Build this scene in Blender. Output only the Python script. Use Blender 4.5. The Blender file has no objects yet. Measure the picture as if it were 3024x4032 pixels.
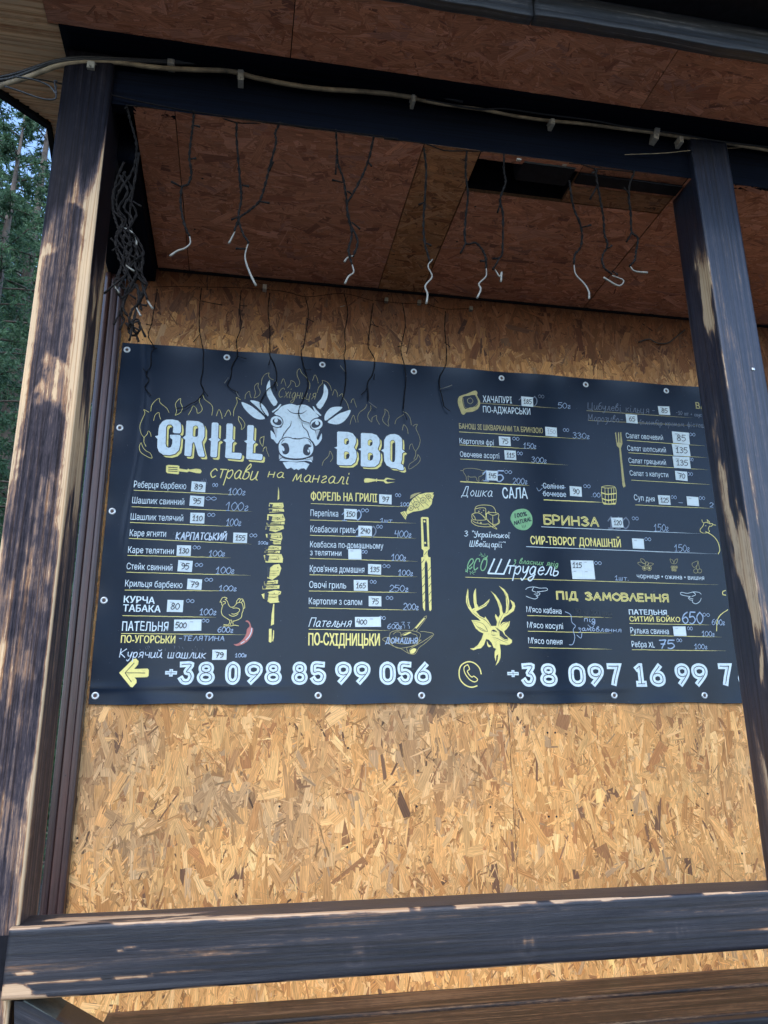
import bpy, math, random
import numpy as np
from mathutils import Vector
from mathutils.geometry import tessellate_polygon
random.seed(7); RNG = np.random.default_rng(11)
R = math.radians
SC = bpy.context.scene; COL = SC.collection

# ---------------------------------------------------------------- camera
CAM = np.array([0.49008, -3.00544, 1.54868]); YAW, PITCH, ROLL, FPX = -.1881, .28812, .0115, 3060.45
def _rot(y, p, r):
    cy, sy, cp, sp, cr, sr = math.cos(y), math.sin(y), math.cos(p), math.sin(p), math.cos(r), math.sin(r)
    return (np.array([[cy, -sy, 0], [sy, cy, 0], [0, 0, 1]]) @ np.array([[1, 0, 0], [0, cp, -sp], [0, sp, cp]])
            @ np.array([[cr, 0, sr], [0, 1, 0], [-sr, 0, cr]]))
ROT = _rot(YAW, PITCH, ROLL)
cam = bpy.data.objects.new('camera', bpy.data.cameras.new('camera')); COL.objects.link(cam)
from mathutils import Matrix
rt, fw, up = ROT[:, 0], ROT[:, 1], ROT[:, 2]
cam.matrix_world = Matrix(((rt[0], up[0], -fw[0], CAM[0]), (rt[1], up[1], -fw[1], CAM[1]), (rt[2], up[2], -fw[2], CAM[2]), (0, 0, 0, 1)))
cam.data.sensor_fit = 'VERTICAL'; cam.data.sensor_height = 24; cam.data.lens = FPX / 4032 * 24
cam.data.clip_start = .05; cam.data.clip_end = 400
SC.camera = cam
SC.render.resolution_x, SC.render.resolution_y = 768, 1024

# ---------------------------------------------------------------- light
SUN_EL, SUN_AZ = 52, 195          # azimuth clockwise from +Y; the sun is behind the photographer
w = bpy.data.worlds.new('World'); SC.world = w; w.use_nodes = True
nt = w.node_tree; sky = nt.nodes.new('ShaderNodeTexSky'); sky.sky_type = 'NISHITA'; sky.sun_disc = False
sky.sun_elevation = R(SUN_EL); sky.sun_rotation = R(SUN_AZ); sky.air_density = 1.0; sky.dust_density = .9; sky.ozone_density = 3.6
nt.links.new(sky.outputs[0], nt.nodes['Background'].inputs[0]); nt.nodes['Background'].inputs[1].default_value = .15
sl = bpy.data.lights.new('sun', 'SUN'); sl.energy = .5; sl.angle = R(40); sl.color = (1, .98, .95)
sun = bpy.data.objects.new('sun', sl); COL.objects.link(sun)
sd = Vector((math.sin(R(SUN_AZ)) * math.cos(R(SUN_EL)), math.cos(R(SUN_AZ)) * math.cos(R(SUN_EL)), math.sin(R(SUN_EL))))
sun.rotation_euler = sd.to_track_quat('Z', 'Y').to_euler()
SC.view_settings.view_transform = 'Standard'; SC.view_settings.look = 'None'; SC.view_settings.gamma = 1
SC.view_settings.exposure = 1.88

# ---------------------------------------------------------------- picture point -> point on a real plane
CR = dict(s=(0, 0, 1), d=(0, 0, 1659/3024), c1=(0, 0, 1659/1512), c2=(1512, 0, 1659/1512), A=(520, 1430, 2.765), B=(920, 1430, 3.318), C=(1220, 1480, 3.318),
          D=(1780, 2290, 5.53), K=(980, 1900, 3.35), F=(1500, 1900, 3.1615), H=(820, 2320, 7.541), N=(1780, 1960, 4.879),
          L=(380, 1880, 1.2109), T=(400, 1350, 1.2289), P=(1700, 1480, 1.253), Q=(1700, 1950, 1.253), E=(2500, 1560, 4.097),
          G=(2000, 2000, 1.8433), J=(1780, 1820, 2.37), M=(1780, 2280, 1.3336), X=(1780, 1530, 3.19), Z=(450, 2560, 2.552), V=(1800, 500, 1.659), W=(300, 900, 2.0738))
def ray(c, x, y):
    x0, y0, s = CR[c]
    return ROT @ np.array([(x / s + x0 - 1512) / FPX, 1, (2016 - (y / s + y0)) / FPX])
def on(c, x, y, ax, v):
    d = ray(c, x, y); return CAM + (v - CAM[ax]) / d[ax] * d
def wl(c, x, y):                      # on the banner plane
    p = on(c, x, y, 1, -.009); return (p[0], p[2])
def pts(s): return [tuple(float(v) for v in q.split(',')) for q in s.split()]

# ---------------------------------------------------------------- noise
def _h(i, j, s):
    n = (i * 374761393 + j * 668265263 + s * 1442695041) & 0x7fffffff
    n = ((n ^ (n >> 13)) * 1274126177) & 0x7fffffff
    return ((n ^ (n >> 16)) & 0xffff) / 65535.
def vn(x, y, s=0):
    x = np.asarray(x, float); y = np.asarray(y, float)
    i = np.floor(x).astype(np.int64); j = np.floor(y).astype(np.int64); f = x - i; g = y - j
    f = f * f * (3 - 2 * f); g = g * g * (3 - 2 * g)
    return (_h(i, j, s) * (1 - f) + _h(i + 1, j, s) * f) * (1 - g) + (_h(i, j + 1, s) * (1 - f) + _h(i + 1, j + 1, s) * f) * g
def fbm(x, y, s=0, o=4):
    t = 0; a = .5
    for k in range(o): t = t + a * vn(x * 2**k, y * 2**k, s + k * 7); a *= .5
    return t / (1 - .5**o)
def ss(a, b, x):
    t = np.clip((np.asarray(x, float) - a) / (b - a), 0, 1); return t * t * (3 - 2 * t)

# ---------------------------------------------------------------- objects
def tag(o, label=None, cat=None, group=None, kind=None):
    if label: o['label'] = label
    if cat: o['category'] = cat
    if group: o['group'] = group
    if kind: o['kind'] = kind
    return o
def empty(name, loc, label, cat, group=None, kind=None):
    o = bpy.data.objects.new(name, None); COL.objects.link(o); o.location = loc; o.empty_display_size = .05
    return tag(o, label, cat, group, kind)
def wloc(o):
    v = Vector((0, 0, 0))
    while o: v = v + o.location; o = o.parent
    return v
def mk(name, V, Fc, mat, parent=None, smooth=False, attr=None, uv=None, col=None):
    """one mesh object from world-space vertices; its origin goes to the middle of its bottom"""
    V = np.asarray(V, float).reshape(-1, 3)
    lo, hi = V.min(0), V.max(0); org = np.array([(lo[0]+hi[0])/2, (lo[1]+hi[1])/2, lo[2]])
    me = bpy.data.meshes.new(name); me.from_pydata((V - org).tolist(), [], Fc)
    for m in (mat if isinstance(mat, (list, tuple)) else [mat]): me.materials.append(m)
    if smooth: me.polygons.foreach_set('use_smooth', [True] * len(me.polygons))
    if attr is not None:
        for k, a in attr.items():
            at = me.attributes.new(k, 'FLOAT', 'POINT'); at.data.foreach_set('value', np.asarray(a, np.float32).ravel())
    if col is not None:
        at = me.attributes.new('tone', 'FLOAT_COLOR', 'POINT'); at.data.foreach_set('color', np.asarray(col, np.float32).ravel())
    if uv is not None:
        ul = me.uv_layers.new(name='UVMap'); vi = np.zeros(len(me.loops), np.int32); me.loops.foreach_get('vertex_index', vi)
        ul.data.foreach_set('uv', np.asarray(uv, np.float32)[vi].ravel())
    me.update()
    o = bpy.data.objects.new(name, me); COL.objects.link(o); o.location = org
    if parent is not None:
        o.parent = parent; o.location = Vector(org) - wloc(parent)
    return o
def boxv(x0, x1, y0, y1, z0, z1, k=0):
    V = [(x0,y0,z0),(x1,y0,z0),(x1,y1,z0),(x0,y1,z0),(x0,y0,z1),(x1,y0,z1),(x1,y1,z1),(x0,y1,z1)]
    Fc = [(0,3,2,1),(4,5,6,7),(0,1,5,4),(1,2,6,5),(2,3,7,6),(3,0,4,7)]
    return V, [tuple(i + k for i in f) for f in Fc]
def box(name, b, mat, parent=None, bev=0):
    V, Fc = boxv(*b); o = mk(name, V, Fc, mat, parent)
    if bev:
        m = o.modifiers.new('bevel', 'BEVEL'); m.width = bev; m.segments = 2
    return o
def catmull(P, n=5, closed=False):
    P = [np.array(p, float) for p in P]
    if len(P) < 3: return P
    out = []; N = len(P); rng = range(N if closed else N - 1)
    for i in rng:
        p0 = P[(i-1) % N] if closed or i > 0 else 2*P[0]-P[1]
        p1 = P[i]; p2 = P[(i+1) % N]
        p3 = P[(i+2) % N] if closed or i + 2 < N else 2*P[-1]-P[-2]
        for k in range(n):
            t = k / n
            out.append(.5*((2*p1)+(-p0+p2)*t+(2*p0-5*p1+4*p2-p3)*t*t+(-p0+3*p1-3*p2+p3)*t**3))
    if not closed: out.append(P[-1])
    return out
def tube(P, r, k=6, cap=True):
    P = np.array(P, float); n = len(P); rr = np.full(n, r) if np.isscalar(r) else np.array(r)
    T = np.gradient(P, axis=0); T /= np.linalg.norm(T, axis=1)[:, None] + 1e-12
    a = np.array([0, 0, 1.]) if abs(T[0][2]) < .9 else np.array([1., 0, 0])
    N = np.cross(T[0], a); N /= np.linalg.norm(N); V = []
    for i in range(n):
        N = N - T[i]*np.dot(N, T[i]); N /= np.linalg.norm(N) + 1e-12; Bn = np.cross(T[i], N)
        for j in range(k):
            an = 2*math.pi*j/k; V.append(P[i] + rr[i]*(N*math.cos(an)+Bn*math.sin(an)))
    Fc = [(i*k+j, i*k+(j+1) % k, (i+1)*k+(j+1) % k, (i+1)*k+j) for i in range(n-1) for j in range(k)]
    if cap: Fc += [tuple(range(k))[::-1], tuple((n-1)*k+j for j in range(k))]
    return V, Fc
def merge(L):
    V = []; Fc = []
    for v, f in L:
        k = len(V); V += list(v); Fc += [tuple(i + k for i in q) for q in f]
    return V, Fc

# ---------------------------------------------------------------- materials
def new_mat(name, rough=.6, spec=.5):
    m = bpy.data.materials.new(name); m.use_nodes = True; b = m.node_tree.nodes['Principled BSDF']
    b.inputs['Roughness'].default_value = rough; b.inputs['Specular IOR Level'].default_value = spec
    return m, m.node_tree.nodes, m.node_tree.links, b
def ramp(nd, stops):
    r = nd.new('ShaderNodeValToRGB'); e = r.color_ramp.elements
    while len(e) < len(stops): e.new(.5)
    for q, (p, c) in zip(e, stops): q.position = p; q.color = (*c, 1)
    return r
def noise_tex(nd, lk, vec, scale, detail=4, rough=.55, map_scale=None, dist=0):
    n = nd.new('ShaderNodeTexNoise'); n.inputs['Scale'].default_value = scale; n.inputs['Detail'].default_value = detail
    n.inputs['Roughness'].default_value = rough; n.inputs['Distortion'].default_value = dist
    if map_scale:
        mp = nd.new('ShaderNodeMapping'); mp.inputs['Scale'].default_value = map_scale; lk.new(vec, mp.inputs[0]); vec = mp.outputs[0]
    lk.new(vec, n.inputs['Vector']); return n
def math_n(nd, lk, op, a, b, clamp=False):
    n = nd.new('ShaderNodeMath'); n.operation = op; n.use_clamp = clamp
    for i, v in enumerate((a, b)):
        if v is None: continue
        if isinstance(v, (int, float)): n.inputs[i].default_value = v
        else: lk.new(v, n.inputs[i])
    return n.outputs[0]
def bump(nd, lk, b, h, strength, dist=.002):
    u = nd.new('ShaderNodeBump'); u.inputs['Strength'].default_value = strength; u.inputs['Distance'].default_value = dist
    lk.new(h, u.inputs['Height']); lk.new(u.outputs[0], b.inputs['Normal'])
def plain(name, c, rough=.6, var=.12, scale=60, spec=.5, metal=0, bmp=0):
    m, nd, lk, b = new_mat(name, rough, spec); b.inputs['Metallic'].default_value = metal
    tc = nd.new('ShaderNodeTexCoord'); n = noise_tex(nd, lk, tc.outputs['Object'], scale, 5)
    r = ramp(nd, [(.3, tuple(v*(1-var) for v in c)), (.7, tuple(min(1, v*(1+var)) for v in c))])
    lk.new(n.outputs['Fac'], r.inputs[0]); lk.new(r.outputs[0], b.inputs['Base Color'])
    if bmp: bump(nd, lk, b, n.outputs['Fac'], bmp)
    return m

def make_osb():
    m, nd, lk, b = new_mat('osb_strand', .62, .3)
    at = nd.new('ShaderNodeAttribute'); at.attribute_name = 'tone'
    uv = nd.new('ShaderNodeUVMap')
    g1 = noise_tex(nd, lk, uv.outputs[0], 1, 3, .6, (14, 420, 1), .3)     # fibre lines along the strand
    g2 = noise_tex(nd, lk, uv.outputs[0], 1, 5, .7, (60, 1500, 1))
    s = math_n(nd, lk, 'MULTIPLY_ADD', g1.outputs['Fac'], 2.0); nd[-1] if False else None
    s.node.inputs[2].default_value = -.01
    s2 = math_n(nd, lk, 'MULTIPLY_ADD', g2.outputs['Fac'], .7); s2.node.inputs[2].default_value = .65
    k = math_n(nd, lk, 'MULTIPLY', s, s2)
    mx = nd.new('ShaderNodeVectorMath'); mx.operation = 'SCALE'; lk.new(at.outputs['Color'], mx.inputs[0]); lk.new(k, mx.inputs['Scale'])
    lk.new(mx.outputs[0], b.inputs['Base Color']); bump(nd, lk, b, g1.outputs['Fac'], .25, .001)
    return m
M_OSB = make_osb()
M_BACK = plain('osb_backing', (.20, .095, .04), .8, .35, 90)

def make_char(name, pale=(.62, .45, .27), mid=(.175, .122, .095), dark=(.055, .046, .052), black=(.008, .008, .012), rough=.5, gs=.8, spec=.5):
    m, nd, lk, b = new_mat(name, rough, spec)
    uv = nd.new('ShaderNodeUVMap'); at = nd.new('ShaderNodeAttribute'); at.attribute_name = 'char'
    ring = noise_tex(nd, lk, uv.outputs[0], 1, 2, .5, (85, 1.6, 1), .25)
    fine = noise_tex(nd, lk, uv.outputs[0], 1, 6, .7, (380, 26, 1))
    blot = noise_tex(nd, lk, uv.outputs[0], 1, 4, .6, (34, 22, 1), .4)
    # the burn stays dark on the hard rings and goes thin on the soft wood between them
    a = math_n(nd, lk, 'SUBTRACT', ring.outputs['Fac'], .5); a = math_n(nd, lk, 'MULTIPLY', a, 1.7*gs)
    c = math_n(nd, lk, 'SUBTRACT', fine.outputs['Fac'], .5); c = math_n(nd, lk, 'MULTIPLY', c, 1.5*gs)
    d = math_n(nd, lk, 'SUBTRACT', blot.outputs['Fac'], .5); d = math_n(nd, lk, 'MULTIPLY', d, .5*gs)
    s = math_n(nd, lk, 'ADD', a, c); s = math_n(nd, lk, 'ADD', s, d)
    # the grain matters most where the burn is half done
    q = math_n(nd, lk, 'SUBTRACT', at.outputs['Fac'], .5); q = math_n(nd, lk, 'MULTIPLY', q, q); q = math_n(nd, lk, 'MULTIPLY', q, -2.6)
    q = math_n(nd, lk, 'ADD', q, .95); s = math_n(nd, lk, 'MULTIPLY', s, q)
    s = math_n(nd, lk, 'ADD', s, at.outputs['Fac'], True)
    toast = tuple(.45*a+.55*b for a, b in zip(tuple(v*t for v, t in zip(pale, (.72, .52, .42))), mid))
    r = ramp(nd, [(0, pale), (.20, tuple(v*.9 for v in pale)), (.31, toast), (.46, mid), (.66, dark), (1, black)])
    lk.new(s, r.inputs[0])
    lat = noise_tex(nd, lk, uv.outputs[0], 1, 1, .4, (130, .8, 1), .15)          # thin latewood lines
    hue = noise_tex(nd, lk, uv.outputs[0], 1, 3, .5, (7, 3, 1))
    hr = ramp(nd, [(.3, (.85, .85, .9)), (.7, (1.12, 1.05, 1.0))]); lk.new(hue.outputs['Fac'], hr.inputs[0])
    mx = nd.new('ShaderNodeMix'); mx.data_type = 'RGBA'; mx.blend_type = 'MULTIPLY'; mx.inputs['Factor'].default_value = 1
    lr = ramp(nd, [(.50, (1, 1, 1)), (.58, (.68, .56, .46)), (.66, (1, 1, 1))]); lk.new(lat.outputs['Fac'], lr.inputs[0])
    m2 = nd.new('ShaderNodeMix'); m2.data_type = 'RGBA'; m2.blend_type = 'MULTIPLY'; m2.inputs['Factor'].default_value = 1; lk.new(hr.outputs[0], m2.inputs['A']); lk.new(lr.outputs[0], m2.inputs['B'])
    lk.new(r.outputs[0], mx.inputs['A']); lk.new(m2.outputs['Result'], mx.inputs['B']); lk.new(mx.outputs['Result'], b.inputs['Base Color'])
    rr = ramp(nd, [(0, (rough+.12,)*3), (1, (rough-.08,)*3)]); lk.new(s, rr.inputs[0]); lk.new(rr.outputs[0], b.inputs['Roughness'])
    h = math_n(nd, lk, 'ADD', ring.outputs['Fac'], fine.outputs['Fac']); bump(nd, lk, b, h, .35, .0015)
    return m
M_CHAR = make_char('scorched_timber', gs=.8, rough=.62, spec=.07)
M_SOOT = make_char('soot_black_timber', black=(.003, .005, .011), dark=(.006, .008, .014), rough=.7, spec=.04, gs=.3)
M_STAIN = make_char('dark_stained_timber', pale=(.50, .34, .20), mid=(.10, .068, .05), dark=(.032, .030, .036), black=(.012, .013, .019), rough=.5, gs=.75)
M_BENCH = make_char('brown_stained_board', pale=(.17, .105, .055), mid=(.055, .034, .021), dark=(.022, .015, .011), black=(.010, .008, .008), rough=.55, gs=1.3, spec=.35)
M_TRIM = make_char('red_brown_trim', pale=(.16, .07, .045), mid=(.07, .032, .026), dark=(.045, .024, .022), black=(.02, .012, .012), rough=.32, gs=.35)
M_PINE = make_char('pine_plank', pale=(.86, .57, .32), mid=(.6, .36, .18), dark=(.2, .09, .04), black=(.08, .04, .02), rough=.5, gs=.8)
# ================================================================ structure
def grid_noise_floor():
    m, nd, lk, b = new_mat('gravel_ground', .9, .2)
    tc = nd.new('ShaderNodeTexCoord'); v = nd.new('ShaderNodeTexVoronoi'); v.inputs['Scale'].default_value = 38
    lk.new(tc.outputs['Object'], v.inputs['Vector']); n = noise_tex(nd, lk, tc.outputs['Object'], 3, 8, .65)
    r = ramp(nd, [(.0, (.035, .034, .03)), (.5, (.075, .070, .062)), (1, (.15, .14, .125))]); lk.new(v.outputs['Color'], r.inputs[0])
    r2 = ramp(nd, [(.35, (.6, .62, .52)), (.65, (1, 1, 1))]); lk.new(n.outputs['Fac'], r2.inputs[0])
    mx = nd.new('ShaderNodeMix'); mx.data_type = 'RGBA'; mx.blend_type = 'MULTIPLY'; mx.inputs['Factor'].default_value = 1
    lk.new(r.outputs[0], mx.inputs['A']); lk.new(r2.outputs[0], mx.inputs['B']); lk.new(mx.outputs['Result'], b.inputs['Base Color'])
    bump(nd, lk, b, v.outputs['Distance'], .8, .02); return m
M_GROUND = grid_noise_floor()
gx = np.linspace(-1, 1, 41); GV = []
for a in gx:
    for c in gx:
        x, y = 180*a*abs(a), 180*c*abs(c); GV.append((x, y, -.02 + (.25*(fbm(np.array(x*.12), np.array(y*.12), 3)-.5) if max(abs(x), abs(y)) > 8 else 0)))
tag(mk('ground', GV, [(i*41+j, (i+1)*41+j, (i+1)*41+j+1, i*41+j+1) for i in range(40) for j in range(40)], M_GROUND), kind='structure')

# ---- oriented strand board: a backing sheet with thousands of overlapping wood strands
PAL = np.array([(.62,.42,.20),(.58,.37,.165),(.50,.30,.125),(.55,.345,.155),(.66,.47,.25),(.42,.235,.095),(.47,.29,.13),(.36,.19,.085),(.40,.29,.18),(.27,.15,.075),(.16,.095,.06)])
PW = np.array([.17,.18,.13,.16,.13,.07,.08,.05,.03,.025,.012]); PW = PW / PW.sum()
def strands(n, W, Hh, hole=None, vertical=True, seed=1, dark=1.0, big=1.0, red=0.0, grey=0.0, smoke=None, flat=0):
    g = np.random.default_rng(seed)
    cx = g.uniform(0, W, n); cy = g.uniform(0, Hh, n)
    if hole is not None:
        k = ~((cx > hole[0]) & (cx < hole[1]) & (cy > hole[2]) & (cy < hole[3])); cx, cy = cx[k], cy[k]; n = len(cx)
    order = np.arange(n) / n
    chip = g.random(n) < .62
    ln = np.where(chip, g.uniform(.012, .11, n), g.gamma(5, .0195, n).clip(.03, .24)) * big
    wd = np.where(chip, g.uniform(.002, .008, n), np.clip(g.gamma(2.0, .0095, n), .004, .055)) * big
    an = g.normal(0, .30, n); wild = g.random(n) < .2; an = np.where(wild, g.uniform(-1.5, 1.5, n), an)
    an = np.where(chip, g.normal(0, .8, n), an)
    if vertical: an = an + math.pi/2
    hx, hy = ln/2, wd/2; j = lambda s: g.uniform(-s, s, n)
    loc = [(-hx*(1+j(.05)), -hy*(1+j(.2))), (-hx*(1+j(.12)), hy*j(.8)), (-hx*(1+j(.05)), hy*(1+j(.2))),
           (hx*(1+j(.05)), hy*(1+j(.2))), (hx*(1+j(.12)), hy*j(.8)), (hx*(1+j(.05)), -hy*(1+j(.2)))]
    ca, sa = np.cos(an), np.sin(an); tx, ty = g.normal(0, .006, n), g.normal(0, .02, n)
    V = np.zeros((n, 6, 3)); UV = np.zeros((n, 6, 2)); u0, v0 = g.uniform(0, 50, n), g.uniform(0, 50, n)
    for k, (lx, ly) in enumerate(loc):
        V[:, k, 0] = np.clip(cx + lx*ca - ly*sa, 0, W); V[:, k, 1] = np.clip(cy + lx*sa + ly*ca, 0, Hh)
        V[:, k, 2] = .0012 + order*.0012 + np.clip(lx*tx + ly*ty, -.0008, .0008)
        UV[:, k, 0] = lx + u0; UV[:, k, 1] = ly + v0
    c = PAL[g.choice(len(PAL), n, p=PW)] * (1 + g.normal(0, .11, (n, 1)))
    c = np.where(chip[:, None], c * g.uniform(.6, 1.15, (n, 1)), c)
    c = c*(1-flat)+np.array([.47, .30, .14])*flat
    st = ss(.55, .72, fbm(cx*2.3+seed, cy*2.3, seed+5)) * grey
    lum = c.mean(1, keepdims=True)
    c = c*(1-st[:, None]) + lum*np.array([1.0, .82, .62])*.70*st[:, None]
    c = c*(1+.10*(fbm(cx*5, cy*1.5, seed+3)-.5)[:, None]*2)
    if smoke:      # shade under the roof put into the tone: darker, browner strands above the banner
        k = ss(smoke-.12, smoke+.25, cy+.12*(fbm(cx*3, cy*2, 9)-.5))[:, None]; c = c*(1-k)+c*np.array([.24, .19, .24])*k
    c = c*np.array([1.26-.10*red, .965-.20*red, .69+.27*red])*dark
    tone = np.ones((n, 6, 4)); tone[:, :, :3] = np.clip(c, .01, .9)[:, None, :]
    return V.reshape(-1, 3), UV.reshape(-1, 2), tone.reshape(-1, 4), n
def osb_panel(parent, rect, toworld, n, thick=.012, hole=None, screws=(), **kw):
    """rect in panel coords (a0,a1,b0,b1); toworld(a,b,h) -> world"""
    a0, a1, b0, b1 = rect; W, Hh = a1-a0, b1-b0
    bv, bf = boxv(0, W, 0, Hh, -thick, 0); wv = [toworld(a0+x, b0+y, h) for x, y, h in bv]
    p = mk('osb_panel', wv, bf, M_BACK, parent)
    V, UV, tn, n = strands(n, W, Hh, hole, **kw)
    WV = toworld(a0+V[:, 0], b0+V[:, 1], V[:, 2]); WV = np.stack([np.broadcast_to(q, V[:, 0].shape) for q in WV], 1)
    s = mk('wood_strands', WV, [tuple(range(i*6, i*6+6)) for i in range(n)], M_OSB, p, uv=UV, col=tn); s['kind'] = 'stuff'
    for (x, y) in screws:
        c = np.array(toworld(x, y, .003)); e1 = np.array(toworld(x+.0001, y, .003))-c; e1 /= np.linalg.norm(e1)
        e2 = np.array(toworld(x, y+.0001, .003))-c; e2 /= np.linalg.norm(e2); nn = np.array(toworld(x, y, .004))-c; nn /= np.linalg.norm(nn)
        sv = []; r_ = .0042
        for rr, hh in ((r_, 0), (r_*.8, .0012), (r_*.3, .0004)):
            sv += [c + e1*rr*math.cos(t)+e2*rr*math.sin(t)+nn*hh for t in np.arange(8)*math.pi/4]
        sf = [(k*8+i, k*8+(i+1) % 8, k*8+8+(i+1) % 8, k*8+8+i) for k in range(2) for i in range(8)] + [tuple(range(16, 24))]
        mk('screw', sv, sf, M_SCREW, p)
    return p
M_SCREW = plain('dark_screw', (.03, .028, .028), .45, .3, 300, metal=.6)
WALLT = lambda a, b, h: (a, -h, b)          # panel (x, z) -> world, strands stand out towards the yard
CEILT = lambda a, b, h: (a, b, 3.495 - h)
SOFT = lambda a, b, h: (a, b, 3.668 - h)
wall = empty('back_wall', (1.5, 0, 0), 'orange strand board back wall behind the menu banner', 'wall', kind='structure')
scr = [(.1+.0, 1.15), (.62, 1.62), (1.0, 1.35), (1.13, 1.58), (1.01, 1.6), (.08, 1.3)]
sx = lambda L_: [tuple(on('s', *q, 1, 0)[[0, 2]]) for q in L_]
sL = sx([(1370, 2945), (1100, 3175), (1367, 3335), (2155, 2885), (1640, 3175), (1930, 3177), (1645, 3035), (305, 3300), (2160, 3215), (700, 3660)])
sR = sx([(2185, 2885), (2190, 3215), (2485, 3190), (2920, 3360), (2490, 3210), (2785, 3125)])
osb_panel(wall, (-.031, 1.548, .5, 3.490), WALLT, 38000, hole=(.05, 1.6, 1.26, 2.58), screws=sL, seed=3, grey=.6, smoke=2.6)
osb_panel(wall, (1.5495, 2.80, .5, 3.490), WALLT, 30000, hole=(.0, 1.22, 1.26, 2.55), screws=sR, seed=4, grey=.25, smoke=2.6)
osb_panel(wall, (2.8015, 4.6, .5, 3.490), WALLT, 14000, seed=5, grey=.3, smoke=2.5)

# ---- porch ceiling, with the rectangular hatch left open
ceil = empty('ceiling', (1.2, -.45, 3.495), 'reddish strand board porch ceiling', 'ceiling', kind='structure')
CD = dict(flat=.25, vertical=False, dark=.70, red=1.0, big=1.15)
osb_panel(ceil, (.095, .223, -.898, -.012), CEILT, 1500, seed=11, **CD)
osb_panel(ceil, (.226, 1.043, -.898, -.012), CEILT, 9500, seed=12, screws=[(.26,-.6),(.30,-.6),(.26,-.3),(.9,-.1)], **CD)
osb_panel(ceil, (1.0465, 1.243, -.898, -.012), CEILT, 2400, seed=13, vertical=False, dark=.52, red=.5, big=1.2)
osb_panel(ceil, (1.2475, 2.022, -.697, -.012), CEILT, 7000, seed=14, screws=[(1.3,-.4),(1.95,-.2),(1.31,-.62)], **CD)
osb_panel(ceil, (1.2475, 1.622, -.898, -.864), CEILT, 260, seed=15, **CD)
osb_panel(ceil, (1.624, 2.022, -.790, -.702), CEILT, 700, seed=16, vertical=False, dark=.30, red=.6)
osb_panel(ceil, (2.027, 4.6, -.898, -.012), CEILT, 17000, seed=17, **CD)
M_BLACK = plain('soot_black_board', (.010, .010, .013), .7, .3, 30, spec=.1)
V_, F_ = merge([boxv(1.235, 1.2475, -.88, -.69, 3.51, 3.72), boxv(1.624, 1.637, -.88, -.69, 3.51, 3.72), boxv(1.235, 1.637, -.69, -.68, 3.51, 3.72),
                boxv(1.235, 1.637, -.89, -.88, 3.51, 3.72), boxv(1.235, 1.637, -.89, -.68, 3.72, 3.73)])
hb = mk('hatch_box', V_, F_, M_BLACK, ceil)
box('ceiling_batten', (1.624, 2.024, -.862, -.812, 3.484, 3.4938), M_BLACK, ceil)
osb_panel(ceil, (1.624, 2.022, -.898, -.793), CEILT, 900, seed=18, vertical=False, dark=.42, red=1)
box('wall_batten', (.1, 4.6, -.013, -.0035, 3.484, 3.4945), M_BLACK, ceil)
# loft deck above so no sky leaks in
loft = box('roof_deck', (-.16, 4.6, -1.72, .3, 3.81, 3.9), M_BLACK); tag(loft, kind='structure')

# ---- soffit outside the beam
soff = empty('soffit', (1.5, -1.1, 3.67), 'strand board soffit under the roof edge', 'soffit', kind='structure')
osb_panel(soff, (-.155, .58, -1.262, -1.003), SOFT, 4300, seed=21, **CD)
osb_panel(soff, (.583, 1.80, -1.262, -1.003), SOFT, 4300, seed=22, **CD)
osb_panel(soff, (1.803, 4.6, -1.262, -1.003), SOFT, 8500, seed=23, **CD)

M_POST2 = make_char('dark_glossy_timber', pale=(.56, .43, .27), mid=(.11, .085, .075), dark=(.038, .040, .055), black=(.014, .019, .033), rough=.42, gs=.9)
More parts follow.
